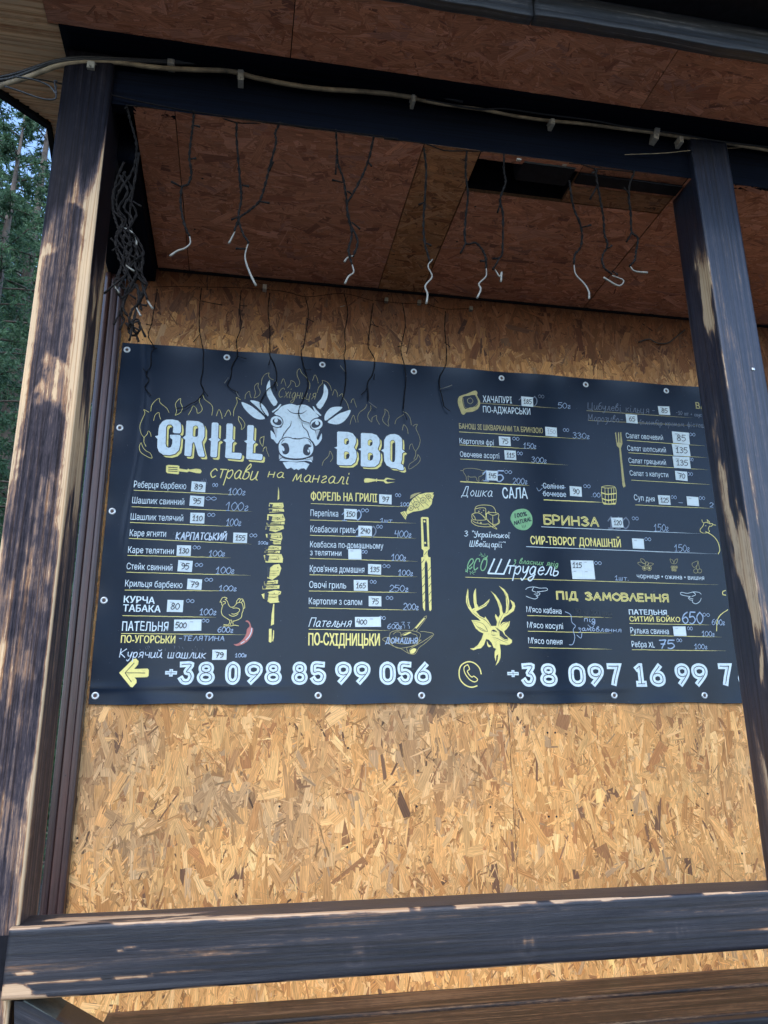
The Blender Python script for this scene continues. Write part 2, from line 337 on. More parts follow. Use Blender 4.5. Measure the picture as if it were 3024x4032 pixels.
# ---- timber with a burnt, worn skin
def timber(name, b, axis, mask, mat, parent=None, step=.006, along=.009, rad=.006, wob=.0012, seed=0, label=None, cat=None, group=None):
    lo = np.array([b[0], b[2], b[4]]); hi = np.array([b[1], b[3], b[5]]); oth = [i for i in range(3) if i != axis]
    p, q = oth; c = (lo+hi)/2; hp, hq = (hi[p]-lo[p])/2, (hi[q]-lo[q])/2
    P2 = []
    def seg(a, d):
        n = max(1, int(np.hypot(d[0]-a[0], d[1]-a[1])/step)); return [(a[0]+(d[0]-a[0])*k/n, a[1]+(d[1]-a[1])*k/n) for k in range(n)]
    cs = [(-1, -1), (1, -1), (1, 1), (-1, 1)]
    for k, (sx_, sy_) in enumerate(cs):
        t0 = math.pi + k*math.pi/2
        for i in range(3):
            t = t0 + i*math.pi/4 ; P2.append((sx_*(hp-rad)+rad*math.cos(t), sy_*(hq-rad)+rad*math.sin(t)))
        nx, ny = cs[(k+1) % 4]; t1 = t0 + math.pi/2
        a = (sx_*(hp-rad)+rad*math.cos(t1), sy_*(hq-rad)+rad*math.sin(t1)); d = (nx*(hp-rad)+rad*math.cos(t1), ny*(hq-rad)+rad*math.sin(t1))
        P2 += seg(a, d)[1:]
    P2 = np.array(P2); m = len(P2); L_ = hi[axis]-lo[axis]; n = max(2, int(L_/along)+1)
    per = np.concatenate([[0], np.cumsum(np.linalg.norm(np.diff(P2, axis=0), axis=1))])
    tt = np.linspace(lo[axis], hi[axis], n)
    PP, TT = np.meshgrid(np.arange(m), tt); V = np.zeros((n, m, 3))
    nrm = P2/np.maximum(np.abs(P2/np.array([hp, hq])).max(1, keepdims=True), 1e-6); nrm /= np.linalg.norm(nrm, axis=1)[:, None]
    w_ = (fbm(per[PP]*9+seed, TT*2.2, seed)-.5)*2*wob + (vn(per[PP]*2+seed*3, TT*.9, seed+9)-.5)*wob*2
    V[:, :, p] = c[p] + P2[PP, 0] + nrm[PP, 0]*w_; V[:, :, q] = c[q] + P2[PP, 1] + nrm[PP, 1]*w_; V[:, :, axis] = TT
    rel = V.copy()
    ch = mask(rel, lo, hi)
    uv = np.stack([per[PP]+seed*3.3, TT+seed*1.7], -1)
    idx = lambda i, j: i*m + j % m
    Fc = [(idx(i, j), idx(i, j+1), idx(i+1, j+1), idx(i+1, j)) for i in range(n-1) for j in range(m)] + [tuple(range(m))[::-1], tuple((n-1)*m+j for j in range(m))]
    if axis == 1: Fc = [f[::-1] for f in Fc]
    o = mk(name, V.reshape(-1, 3), Fc, mat, parent, smooth=True, attr=dict(char=np.clip(ch, 0, 1).ravel()), uv=uv.reshape(-1, 2))
    return tag(o, label, cat, group)
def edge_wear(V, lo, hi, axis, w_, seed, amt=1.0):
    """1 near the long edges, broken up by noise"""
    oth = [i for i in range(3) if i != axis]; d = []
    for i in oth: d.append(np.minimum(V[..., i]-lo[i], hi[i]-V[..., i]))
    far = np.maximum(d[0], d[1])       # distance to the nearest long edge measured along the face
    t = V[..., axis]; n_ = fbm(t*5, far*30+seed, seed)
    return amt*(1-ss(0, 1, far/(w_*np.maximum(.05, (n_-.36)*3.2))))
def knot(ch, V, a, b_, ca, cb, r_, seed=0, dark=.85):
    dx, dy = (V[..., a]-ca)/r_, (V[..., b_]-cb)/(r_*.8); d = np.sqrt(dx*dx+dy*dy)
    ring = .5+.5*np.sin(d*9); k = np.exp(-(d/1.6)**2)
    return ch*(1-k)+k*(dark*.5+.5*ring*dark) if True else ch

def m_left_post(V, lo, hi):
    x, y, z = V[..., 0], V[..., 1], V[..., 2]; u = (x-lo[0])/(hi[0]-lo[0]); v = (y-lo[1])/(hi[1]-lo[1])
    front = y < lo[1]+.004; right = (x > hi[0]-.006) & ~front
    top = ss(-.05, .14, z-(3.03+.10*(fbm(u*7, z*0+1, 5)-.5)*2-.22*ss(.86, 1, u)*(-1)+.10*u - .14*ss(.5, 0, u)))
    zz = z + .10*(u-.42)**2*2.2 - .05*vn(u*3, z*4, 8)
    arcs = fbm(zz*11, u*1.6, 21, 4); arcs = ss(.42, .52, arcs)
    mid = ss(.02, .2, u + .10*(vn(z*7, u*0, 4)-.5))*(1-ss(.70, .90, u + .22*(fbm(z*6, u*0+3, 6)-.5)))
    low = ss(2.75, 1.9, z)
    ch = mid*(.22+.46*arcs) + .02
    wide = ss(-.04, .12, u+.1*(vn(z*9, u*0, 14)-.5))*(1-ss(.88, .99, u+.10*(fbm(z*7, u*0+2, 16)-.5)))
    pat = ss(.66, .76, fbm(u*3.2, z*3.6, 33))
    lowc = wide*(.56+.16*arcs)*(1-.6*pat)
    lp = ss(.34, .1, u+.15*(fbm(z*8, u*5, 51)-.5))*ss(.5, .62, vn(z*3.1+.4, u*0, 52)); lowc = lowc*(1-.7*lp)
    ch = ch*(1-low)+lowc*low
    side = .12+.62*ss(.50, .62, fbm(v*3.2+4, z*3.0, 61)) ; side = side*(1-ss(2.3, 1.9, z)) + ss(2.3, 1.9, z)*(.45+.4*fbm(v*7, z*3, 62))
    side = side*ss(0, .14, v)
    back = .5
    ch = np.where(front, ch, np.where(right, side, np.where(x < lo[0]+.006, .35+.4*arcs, back)))
    ch = ch+.10*(fbm(u*9, z*14, 55)-.5)*front
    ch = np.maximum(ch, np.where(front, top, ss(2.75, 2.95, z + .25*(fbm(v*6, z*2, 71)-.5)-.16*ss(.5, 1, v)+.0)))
    ch = knot(ch, V, 0, 2, lo[0]+.055, 2.545, .012)*1.0
    return ch
PY = -.925
post = timber('timber_post', (-.1165, .0295, PY, PY+.197, -.02, 3.655), 2, m_left_post, M_CHAR, seed=1, step=.0045, along=.008,
              label='left timber post, pale wood with wavy scorch marks and a blackened top', cat='post', group='porch posts')
def m_right_post(V, lo, hi):
    x, y, z = V[..., 0], V[..., 1], V[..., 2]; v = 1-(y-lo[1])/(hi[1]-lo[1]); u = (x-lo[0])/(hi[0]-lo[0])
    front = y < lo[1]+.005; left = (x < lo[0]+.006) & ~front
    f = .80+.12*(fbm(u*5, z*1.2, 81)-.5) - .22*ss(.30, 0, abs(u-.62)/.25)*ss(.5, .7, fbm(u*3, z*2, 82)) - .25*ss(.58, .74, fbm(u*4, z*3.5, 83))
    f = f - .45*ss(.985, 1, u)*ss(.4, .6, vn(z*6, z*0, 84)) - .5*ss(.04, 0, u)*ss(.35, .6, vn(z*7, z*0, 85))
    n1 = fbm(v*2.6+.35*np.sin(z*9), z*3.4, 91); pale = ss(.50, .62, n1)*ss(.15, .45, v)*(1-.7*ss(.93, .8, v)*0)
    s = .82-.74*pale; s = s-.45*ss(.06, 0, v)*vn(z*5, z*0, 95)
    s = np.where(z < 2.5, s+.06, s)
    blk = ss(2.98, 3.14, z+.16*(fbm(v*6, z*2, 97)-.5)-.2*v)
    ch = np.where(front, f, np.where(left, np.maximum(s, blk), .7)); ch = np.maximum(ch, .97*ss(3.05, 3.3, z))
    return ch
post2 = timber('timber_post', (2.038, 2.188, PY, PY+.156, -.02, 3.655), 2, m_right_post, M_POST2, seed=2, step=.0045, along=.008,
               label='right timber post in front of the banner, dark stained front and patchy pale side', cat='post', group='porch posts')
def m_rail(V, lo, hi):
    x, y, z = V[..., 0], V[..., 1], V[..., 2]; u = x; v = (z-lo[2])/(hi[2]-lo[2])
    front = y < lo[1]+.006; top = (z > hi[2]-.006) & ~front
    w1 = v + .05*np.sin(u*3.1+.5)+.06*(fbm(u*3, u*0, 3)-.5)
    brown = ss(.52, .70, fbm(u*2.4, w1*5.5, 101))
    f = .92 - .13*brown
    ln = ss(.60, .72, vn(u*1.7+w1*3, w1*38, 181)); zone = ss(.08, .0, abs(w1-.36-.03*np.sin(u*5)))*ss(1.1, 1.5, u)
    f = f - .42*ln*zone - .22*ss(.62, .72, vn(u*2.2, w1*30, 182))*brown
    be = .022+.11*ss(.50, .75, fbm(u*1.9, u*0+4, 106))      # worn lower arris, widest where the edge was knocked
    f = f - .95*ss(1.1, .8, v/be)*ss(.42, .50, fbm(u*7, v*8+3, 107))
    f = f - .9*ss(.955, .975, v+.02*(fbm(u*22, u*0, 108)-.5))*ss(.40, .46, fbm(u*6, u*0+9, 109))
    crack = abs(v-.205-.10*(u-.03)-.01*np.sin(u*20)); f = f - .85*ss(.017, .004, crack+.03*(fbm(u*34, u*0, 110)-.5))*ss(.50, .40, u)
    f = f - .95*ss(1.05, .85, np.sqrt(((u-.03)/.05)**2+((v-.10)/.12)**2)+.4*(fbm(u*40, v*9, 111)-.5))
    f = f - .9*ss(1.05, .6, np.sqrt(((u-.066)/.028)**2+((v-.37)/.030)**2)+.9*(fbm(u*60, v*20, 191)-.5)) - .8*ss(1.1, .5, np.sqrt(((u-.285)/.05)**2+((v-.63+.6*(u-.285)**2*40)/.022)**2)+.9*(fbm(u*60, v*20, 192)-.5))
    f = f - .30*ss(1.2, .4, np.sqrt(((u-.49)/.12)**2+((v-.50)/.05)**2)+1.3*(fbm(u*24, v*26, 113)-.5))
    for kx, kv, a in ((.80, .27, .55), (1.23, .24, .5), (1.93, .13, .45), (1.62, .30, .3)):
        d = np.sqrt(((u-kx)/.022)**2+((v-kv)/.13)**2)+.5*(fbm(u*45, v*16, 171)-.5); f = f - .5*a*np.exp(-(d/1.1)**4) + .5*np.exp(-(d/.5)**2)
        f = f - .28*np.exp(-((v-kv-.14)/.10)**2)*np.exp(-((u-kx)/.05)**2)*ss(.45, .7, vn(u*160, v*3, 172))
    t = (y-lo[1])/(hi[1]-lo[1])
    pt_ = ss(.50, .56, fbm(u*5.2, t*3.2+np.sin(u*8)*.4, 112))*ss(.85, .30, u)*ss(.95, .6, t+.5*u)
    tp = .90-.12*brown - .85*pt_ - .5*ss(.05, 0, t)*ss(.5, .6, vn(u*9, t*0, 114)) - .25*ss(.66, .74, vn(u*1.8, t*9, 115))
    return np.where(front, f, np.where(top, tp, .85))
D0 = 2.05; RY = CAM[1]+D0
rail = timber('porch_rail', (.0175, 4.5, RY, RY+.145, 1.0165, 1.159), 0, m_rail, M_STAIN, seed=3, step=.005, along=.007, wob=.002,
              label='thick dark stained horizontal rail with worn pale edges in front of the posts', cat='rail')
box('rail_end_gap', (-.03, .0165, RY+.03, PY-.002, 1.03, 1.14), M_BLACK, post)  # thin black sheet on the post front for the dark gap beside the rail
# lower left: brace running down from under the rail
def prism(name, poly, y0, y1, mat, parent=None, charv=.8, sub=None):
    n = len(poly); V = [(x, y0, z) for x, z in poly]+[(x, y1, z) for x, z in poly]
    Fc = [tuple(range(n)), tuple(range(n, 2*n))[::-1]]+[(i, i+n, (i+1) % n+n, (i+1) % n) for i in range(n)]
    uv = [(x*.5+z+y*1., x) for x, y, z in V]
    return mk(name, V, Fc, mat, parent, attr=dict(char=[charv]*len(V)), uv=uv)
M_MOSS = plain('mossy_grey_timber', (.075, .085, .075), .7, .5, 25, bmp=.3)
def brace():
    p = [on('s', *q, 1, RY+.02)[[0, 2]] for q in ((55, 3944), (90, 3944), (250, 4032), (420, 4130), (560, 4230), (420, 4230), (55, 4230))]
    br = prism('diagonal_brace', [tuple(q) for q in p], RY+.022, RY+.15, M_STAIN, None, .84)
    # mossy upper face as its own thin board
    q0 = p[1]; q1 = p[4]; e = (q1-q0)/np.linalg.norm(q1-q0); nn = np.array([-e[1], e[0]]);  nn = nn if nn[1] > 0 else -nn
    pl = [q0, q1, q1+nn*.003, q0+nn*.003]
    prism('upper_face', [tuple(k) for k in pl][::-1], RY+.0225, RY+.1495, M_MOSS, br)
    tag(br, 'dark brace with a mossy grey top running down under the left end of the rail', 'brace'); return br
brace()

# ---- beam: header board with a ledger above it
def m_dark(V, lo, hi): return .93+.1*(fbm(V[..., 0]*2, V[..., 2]*9, 121)-.5)
BY = CAM[1]+2.107
beam = empty('roof_beam', (1.5, BY, 3.495), 'black stained beam across the top of the posts', 'beam')
timber('header_board', (-.12, 4.5, BY, BY+.04, 3.494, 3.661), 0, m_dark, M_SOOT, beam, seed=5, along=.03, step=.02, rad=.003)
timber('ledger_board', (-.125, 4.5, CAM[1]+2.0, BY+.04, 3.663, 3.86), 0, lambda V, lo, hi: V[..., 0]*0+.99, M_SOOT, beam, seed=6, along=.03, step=.02, rad=.003)
tag(timber('side_beam', (-.10, .088, PY+.20, -.002, 3.43, 3.66), 1, lambda V, lo, hi: V[..., 0]*0+.99, M_SOOT, seed=7, along=.03, step=.02),
    'black beam running from the left post back to the wall', 'beam')
kb = prism('knee_brace', [(-.098, 3.10), (-.098, 3.428), (.03, 3.428), (-.03, 3.3), (-.07, 3.2)], PY+.199, PY+.33, M_BLACK, None, .97)
tag(kb, 'small black knee brace behind the top of the left post', 'brace')

# ---- roof edge
M_FAS = make_char('grey_weathered_fascia', pale=(.3, .3, .3), mid=(.14, .14, .15), dark=(.045, .05, .06), black=(.022, .026, .034), rough=.5, gs=1.0)
fas = empty('fascia', (1.5, -1.3, 3.66), 'grey black wavy edged boards along the roof edge', 'fascia')
def m_fas(V, lo, hi):
    return .80+.10*(fbm(V[..., 0]*3, V[..., 2]*14, 131)-.5)
def fascia_board(x0, x1, zlow, seed, yo=0):
    o = timber('fascia_board', (x0, x1, -1.300+yo, -1.264, zlow, 3.765), 0, m_fas, M_FAS, fas, seed=seed, along=.02, step=.012, rad=.003, wob=.001)
    me = o.data; n = len(me.vertices); co = np.zeros(n*3); me.vertices.foreach_get('co', co); co = co.reshape(-1, 3)
    k = (co[:, 2] < .03) ; co[k, 2] += .018*(fbm(co[k, 0]*2.2, co[k, 0]*0, seed)-.5)*2*(1-co[k, 2]/.03)
    kk = (co[:, 1] > 0); me.vertices.foreach_set('co', co.ravel()); me.update(); return o
fascia_board(-.16, 1.292, 3.655, 8); fascia_board(1.297, 4.6, 3.645, 9, -.004)
rf = box('roof_overhang', (-.16, 4.6, -1.50, -1.306, 3.745, 3.80), M_BLACK)
for nm_, b_ in (('loft_end_cover', (-.125, -.119, -.86, .28, 3.665, 3.809)), ('loft_back_cover', (-.03, 4.6, .015, .03, 3.3, 3.809))): tag(box(nm_, b_, M_BLACK), kind='structure'); tag(rf, kind='structure')  # unseen covers added round the loft to block sky leaks

# ---- pine plank soffit beyond the left post
def on_z(c, x, y): return on(c, x, y, 2, 3.672)[:2]
def xr_left(y):      # left outline of the plank area in plan
    Pn = [(-1.24, -.93), (-.708, -.369), (-.58, -.234), (1.9, -.50)]
    for (ya, xa), (yb, xb) in zip(Pn, Pn[1:]):
        if ya <= y <= yb: return xa+(xb-xa)*(y-ya)/(yb-ya)
    return Pn[0][1]
ps = empty('plank_soffit', (-.7, 0, 3.67), 'honey coloured grooved pine soffit at the upper left corner', 'soffit', kind='structure')
y = -1.24; k = 0
while y < 1.88:
    x0, x1 = xr_left(y), (-.158 if y < -.99 else -.127)
    x1 = min(x1, -.127)
    if x0 > x1-.02: x0 = x1-.2
    wd_ = .0245; ch = random.uniform(.0, .2); dz = random.uniform(0, .0012)
    V = []; Fc = []
    for i, xx in enumerate((x0, x1)):
        V += [(xx, y+.0004, 3.690), (xx, y+.0004, 3.6765), (xx, y+.004, 3.672+dz), (xx, y+wd_-.004, 3.672+dz), (xx, y+wd_, 3.6765), (xx, y+wd_, 3.690)]
    Fc = [(a, a+1, a+7, a+6) for a in range(5)] + [(5, 0, 6, 11), (0, 5, 4, 3, 2, 1), (6, 7, 8, 9, 10, 11)]
    mk('soffit_plank', V, Fc, M_PINE, ps, attr=dict(char=[min(1, ch)]*12), uv=[(q[1]+k*.37, q[0]+k*1.3) for q in V])
    y += wd_+.0006; k += 1
Pe = [(-.87, -.75), (-.859, -.708), (-.724, -.58), (-.62, -.3), (-.47, 1.9)]
V, F_ = merge([boxv(0, 1, 0, 1, 0, 1)]); 
vv = []; Pq = [(-.94, -1.25), (-.369, -.708), (-.234, -.58), (-.37, .7), (-.50, 1.9)]
for i, (a, b_) in enumerate(Pq):
    vv += [(a-.018, b_+.018, 3.655), (a-.002, b_+.002, 3.655), (a-.002, b_+.002, 3.72), (a-.018, b_+.018, 3.72)]
ff = [(4*i+j, 4*i+(j+1) % 4, 4*i+4+(j+1) % 4, 4*i+4+j) for i in range(4) for j in range(4)]+[(0, 1, 2, 3), (19, 18, 17, 16)]
mk('edge_trim', vv, ff, M_BLACK, ps)
rr_ = mk('roof_deck_left', [(-.93, -1.25, 3.7), (-.127, -1.25, 3.7), (-.127, 1.9, 3.7), (-.49, 1.9, 3.7), (-.36, .7, 3.7), (-.24, -.58, 3.7)]+[(-.93, -1.25, 3.9), (-.127, -1.25, 3.9), (-.127, 1.9, 3.9), (-.49, 1.9, 3.9), (-.36, .7, 3.9), (-.24, -.58, 3.9)],
   [tuple(range(6))[::-1], tuple(range(6, 12))]+[(i, (i+1) % 6, (i+1) % 6+6, i+6) for i in range(6)], M_BLACK); rr_.name = 'roof_deck'; tag(rr_, kind='structure')

# ---- corner trim at the left end of the wall
tr = empty('corner_trim', (-.068, -.02, 0), 'glossy red brown grooved corner board left of the strand board', 'trim')
def m_trim(V, lo, hi): return .35+.5*fbm(V[..., 0]*30, V[..., 2]*1.5, 141)
timber('outer_bead', (-.108, -.083, -.045, .02, .3, 3.428), 2, m_trim, M_TRIM, tr, seed=31, step=.006, along=.03, rad=.011, wob=.0006)
timber('middle_board', (-.0825, -.0545, -.036, .02, .3, 3.428), 2, m_trim, M_TRIM, tr, seed=32, step=.006, along=.03, rad=.003, wob=.0006)
timber('inner_board', (-.054, -.0315, -.040, .02, .3, 3.428), 2, m_trim, M_TRIM, tr, seed=33, step=.006, along=.03, rad=.006, wob=.0006)
for z in (1.7, 1.45, 1.28, 1.9): box('nail_head', (-.07, -.066, -.0378, -.0366, z, z+.004), M_SCREW, tr)

# ---- counter boards below the wall, behind the rail
bench = empty('counter_bench', (1.5, -.22, .70), 'brown stained plank counter against the foot of the wall', 'counter')
def m_bench(V, lo, hi):
    x, y = V[..., 0], V[..., 1]; return .42+.75*(fbm(x*1.6, y*22+np.sin(x*2)*1.5, 151)-.45)
timber('counter_board', (.13, 4.5, -.190, -.004, .665, .717), 0, m_bench, M_BENCH, bench, seed=41, step=.008, along=.02, wob=.0015)
timber('counter_board', (.13, 4.5, -.445, -.219, .663, .715), 0, m_bench, M_BENCH, bench, seed=42, step=.008, along=.02, wob=.0015)
def m_be(V, lo, hi):
    f = .9-.8*ss(.08, 0, (V[..., 2]-.655)/.03)*0; return f-.8*ss(.655, .648, V[..., 2])*ss(.45, .52, fbm(V[..., 0]*5, V[..., 0]*0, 161))*ss(1.6, 1.9, V[..., 0])
timber('front_edge', (.13, 4.5, -.49, -.446, .60, .712), 0, m_be, M_STAIN, bench, seed=43, step=.006, along=.01)
# ================================================================ the menu banner
BX0, BX1, BZ0, BZ1 = -.0205, 2.822, 1.690, 3.128
GROM = [(i*.4, 1.72) for i in range(8)] + [(i*.4, 3.0975) for i in range(8)] + [(0, 1.72+.3444*k) for k in (1, 2, 3)] + [(2.8, 1.72+.3444*k) for k in (1, 2, 3)]
def by(x, z):
    """banner surface: how far it stands off the wall (negative y), with pulls round the eyelets"""
    x = np.asarray(x, float); z = np.asarray(z, float)
    eb = np.exp(-(z-BZ0)/.055); et = np.exp(-(BZ1-z)/.05); el = np.exp(-(x-BX0)/.05)
    d = .0080 + .0042*fbm(x*1.6, z*1.9, 201, 2)
    d = d + eb*.008*(np.sin((x/.4)*math.pi)**2)*(.6+.8*vn(x*1.3, x*0, 202)) + et*.008*(np.sin((x/.4)*math.pi)**2)*(.5+.7*vn(x*1.7, x*0, 203))
    d = d + el*.006*(np.sin(((z-1.72)/.3444)*math.pi)**2)
    d = d + .0022*np.exp(-((z-1.748-.008*np.sin(x*3.1))/.012)**2)*ss(.3, .7, vn(x*2.1, x*0, 204)) + .0016*np.exp(-((x-.07-.02*np.sin(z*5))/.012)**2)*ss(.35, .7, vn(z*3, z*0, 206))
    return -d
nx, nz = 340, 170
XX, ZZ = np.meshgrid(np.linspace(BX0, BX1, nx), np.linspace(BZ0, BZ1, nz)); YY = by(XX, ZZ)
ZZ = ZZ + np.where(ZZ < BZ0+.02, .0025*np.sin(XX*15.7)*-1, 0)
V = np.stack([XX, YY, ZZ], -1).reshape(-1, 3)
def mat_banner():
    m, nd, lk, b = new_mat('banner_vinyl', .26, .27)
    tc = nd.new('ShaderNodeTexCoord'); n = noise_tex(nd, lk, tc.outputs['Object'], 3, 6, .7)
    r = ramp(nd, [(.3, (.003, .009, .021)), (.75, (.006, .015, .031))]); lk.new(n.outputs['Fac'], r.inputs[0])
    sp = noise_tex(nd, lk, tc.outputs['Object'], 130, 2, .5); r2 = ramp(nd, [(.76, (0, 0, 0)), (.80, (.16, .17, .17))]); lk.new(sp.outputs['Fac'], r2.inputs[0])
    mx = nd.new('ShaderNodeMix'); mx.data_type = 'RGBA'; mx.blend_type = 'ADD'; mx.inputs['Factor'].default_value = .6
    lk.new(r.outputs[0], mx.inputs['A']); lk.new(r2.outputs[0], mx.inputs['B']); lk.new(mx.outputs['Result'], b.inputs['Base Color'])
    wv = noise_tex(nd, lk, tc.outputs['Object'], 500, 2); bump(nd, lk, b, wv.outputs['Fac'], .12, .0006); return m
M_BAN = mat_banner()
banner = mk('menu_banner', V, [(j*nx+i, j*nx+i+1, (j+1)*nx+i+1, (j+1)*nx+i) for j in range(nz-1) for i in range(nx-1)], M_BAN, smooth=True)
tag(banner, 'large dark blue grill menu banner with white and yellow lettering nailed to the strand board', 'banner')
_hem = []
V2 = V.copy(); V2[:, 1] += .0012; mk('banner_back', V2, [(j*nx+i, (j+1)*nx+i, (j+1)*nx+i+1, j*nx+i+1) for j in range(nz-1) for i in range(nx-1)], M_BAN, banner, smooth=True)
M_ALU = plain('eyelet_metal', (.62, .64, .64), .38, .15, 200, metal=.75)
M_RUST = plain('rusty_screw', (.20, .11, .07), .7, .3, 300)
gp = None
for gx_, gz_ in GROM:
    y_ = float(by(gx_, gz_)); prof = [(.0062, .0002), (.0068, -.0014), (.0095, -.0024), (.0125, -.0018), (.0138, -.0001)]
    if gp is None:
        gv = []
        for rr, hh in prof: gv += [(gx_+rr*math.cos(t), y_+hh, gz_+rr*math.sin(t)) for t in np.arange(20)*math.pi/10]
        gf = [(k*20+i, k*20+(i+1) % 20, k*20+20+(i+1) % 20, k*20+20+i) for k in range(4) for i in range(20)]
        gp = mk('eyelet', gv, gf, M_ALU, banner, smooth=True)
        sv = []
        for rr, hh in ((.0066, .002), (.0058, .0004), (.0035, -.0004), (.0012, .0006)): sv += [(gx_+rr*math.cos(t), y_+hh, gz_+rr*math.sin(t)) for t in np.arange(12)*math.pi/6]
        sp_ = mk('screw', sv, [(k*12+i, k*12+(i+1) % 12, k*12+12+(i+1) % 12, k*12+12+i) for k in range(3) for i in range(12)]+[tuple(range(36, 48))], M_RUST, gp)
        g0 = (gx_, y_, gz_)
    else:
        o = gp.copy(); COL.objects.link(o); o.location = gp.location+Vector((gx_-g0[0], y_-g0[1], gz_-g0[2]))
        s = sp_.copy(); COL.objects.link(s); s.parent = o
        if random.random() < .35: o.rotation_euler.y = random.uniform(-.1, .1)

# ---------------------------------------------------------------- flat print helpers (all in banner metres x, z)
class Ink:
    def __init__(s): s.V = []; s.F = []; s.k = 0
    def poly(s, P, holes=(), lift=0):
        P = [tuple(p) for p in P]; loops = [[Vector((x, z, 0)) for x, z in P]] + [[Vector((x, z, 0)) for x, z in h] for h in holes]
        tri = tessellate_polygon(loops); k = len(s.V); allp = [v for l in loops for v in l]
        s.V += [(v.x, lift+s.k*2e-5, v.y) for v in allp]; s.F += [tuple(k+i for i in t) for t in tri]; s.k += 1
    def line(s, P, w, closed=False, taper=None, cap=True, lift=0):
        P = [np.array(p, float) for p in P]
        if len(P) < 2: return
        if closed: P = P + [P[0], P[1]]
        n = len(P); k = len(s.V); ws = []
        for i in range(n):
            a = P[max(0, i-1)]; c = P[i]; b = P[min(n-1, i+1)]
            d1 = c-a; d2 = b-c; l1 = np.hypot(*d1); l2 = np.hypot(*d2)
            d1 = d1/l1 if l1 > 1e-9 else d2/max(l2, 1e-9); d2 = d2/l2 if l2 > 1e-9 else d1
            t = d1+d2; t = t/max(np.hypot(*t), 1e-6); nrm = np.array([-t[1], t[0]]); cosv = max(.55, abs(np.dot(nrm, [-d1[1], d1[0]])))
            ww = w/2*(taper(i/(n-1)) if taper else 1)
            if cap and not closed and not taper:
                if i == 0: c = c - d2*w*.30
                if i == n-1: c = c + d1*w*.30
            off = nrm*ww/cosv; y_ = lift+s.k*2e-5+i*4e-7
            s.V += [(c[0]+off[0], y_, c[1]+off[1]), (c[0]-off[0], y_, c[1]-off[1])]
        s.F += [(k+2*i, k+2*i+1, k+2*i+3, k+2*i+2) for i in range(n-1)]; s.k += 1
    def disc(s, c, r, n=14, lift=0, ry=None): s.poly([(c[0]+r*math.cos(t), c[1]+(ry or r)*math.sin(t)) for t in np.arange(n)*2*math.pi/n], lift=lift)
    def build(s, name, mat, parent, lift=.0006, label=None, surf=True):
        if not s.V: return
        V = np.array(s.V); y = (by(V[:, 0], V[:, 2]) if surf is True else np.full(len(V), surf)) - lift - V[:, 1]
        # faces towards the viewer (-y)
        Fc = []
        for f in s.F:
            a, b, c = [V[i] for i in f[:3]]; cr_ = (b[0]-a[0])*(c[2]-a[2])-(b[2]-a[2])*(c[0]-a[0]); Fc.append(f if cr_ > 0 else f[::-1])
        V[:, 1] = y; o = mk(name, V, Fc, mat, parent)
        if label: o['label'] = label
        return o
def ink_mat(name, c, wear=.12, rough=.5):
    m, nd, lk, b = new_mat(name, rough, .35); tc = nd.new('ShaderNodeTexCoord')
    n = noise_tex(nd, lk, tc.outputs['Object'], 55, 4, .7); r = ramp(nd, [(.30, tuple(v*(1-wear*2) for v in c)), (.5, c)])
    lk.new(n.outputs['Fac'], r.inputs[0]); lk.new(r.outputs[0], b.inputs['Base Color']); return m
I_W = ink_mat('print_white', (.70, .80, .83)); I_Y = ink_mat('print_yellow', (.88, .75, .24)); I_G = ink_mat('print_green', (.23, .47, .22))
I_R = ink_mat('print_red', (.52, .17, .14)); I_D = ink_mat('print_dark', (.003, .008, .018), .05, .22)
I_C = ink_mat('chalk_marker', (.38, .48, .62), .3); I_C2 = ink_mat('faded_chalk_marker', (.17, .20, .25), .4); I_DY = ink_mat('print_dull_yellow', (.50, .42, .17), .2)
I_CW = ink_mat('white_marker', (.62, .70, .78), .3); I_P = plain('sticker_paper', (.72, .80, .80), .5, .04, 80, .3); I_K = ink_mat('pen_black', (.02, .02, .024), .05)
I_GR = ink_mat('print_grey', (.50, .54, .56), .1); I_K2 = ink_mat('faded_pen', (.36, .37, .38), .1)
Wp = lambda c, s_: [wl(c, *p) for p in pts(s_)]
def sc(c, px_):          # crop pixels -> metres, near enough for line widths
    return px_/CR[c][2]*3.0/FPX*1.02

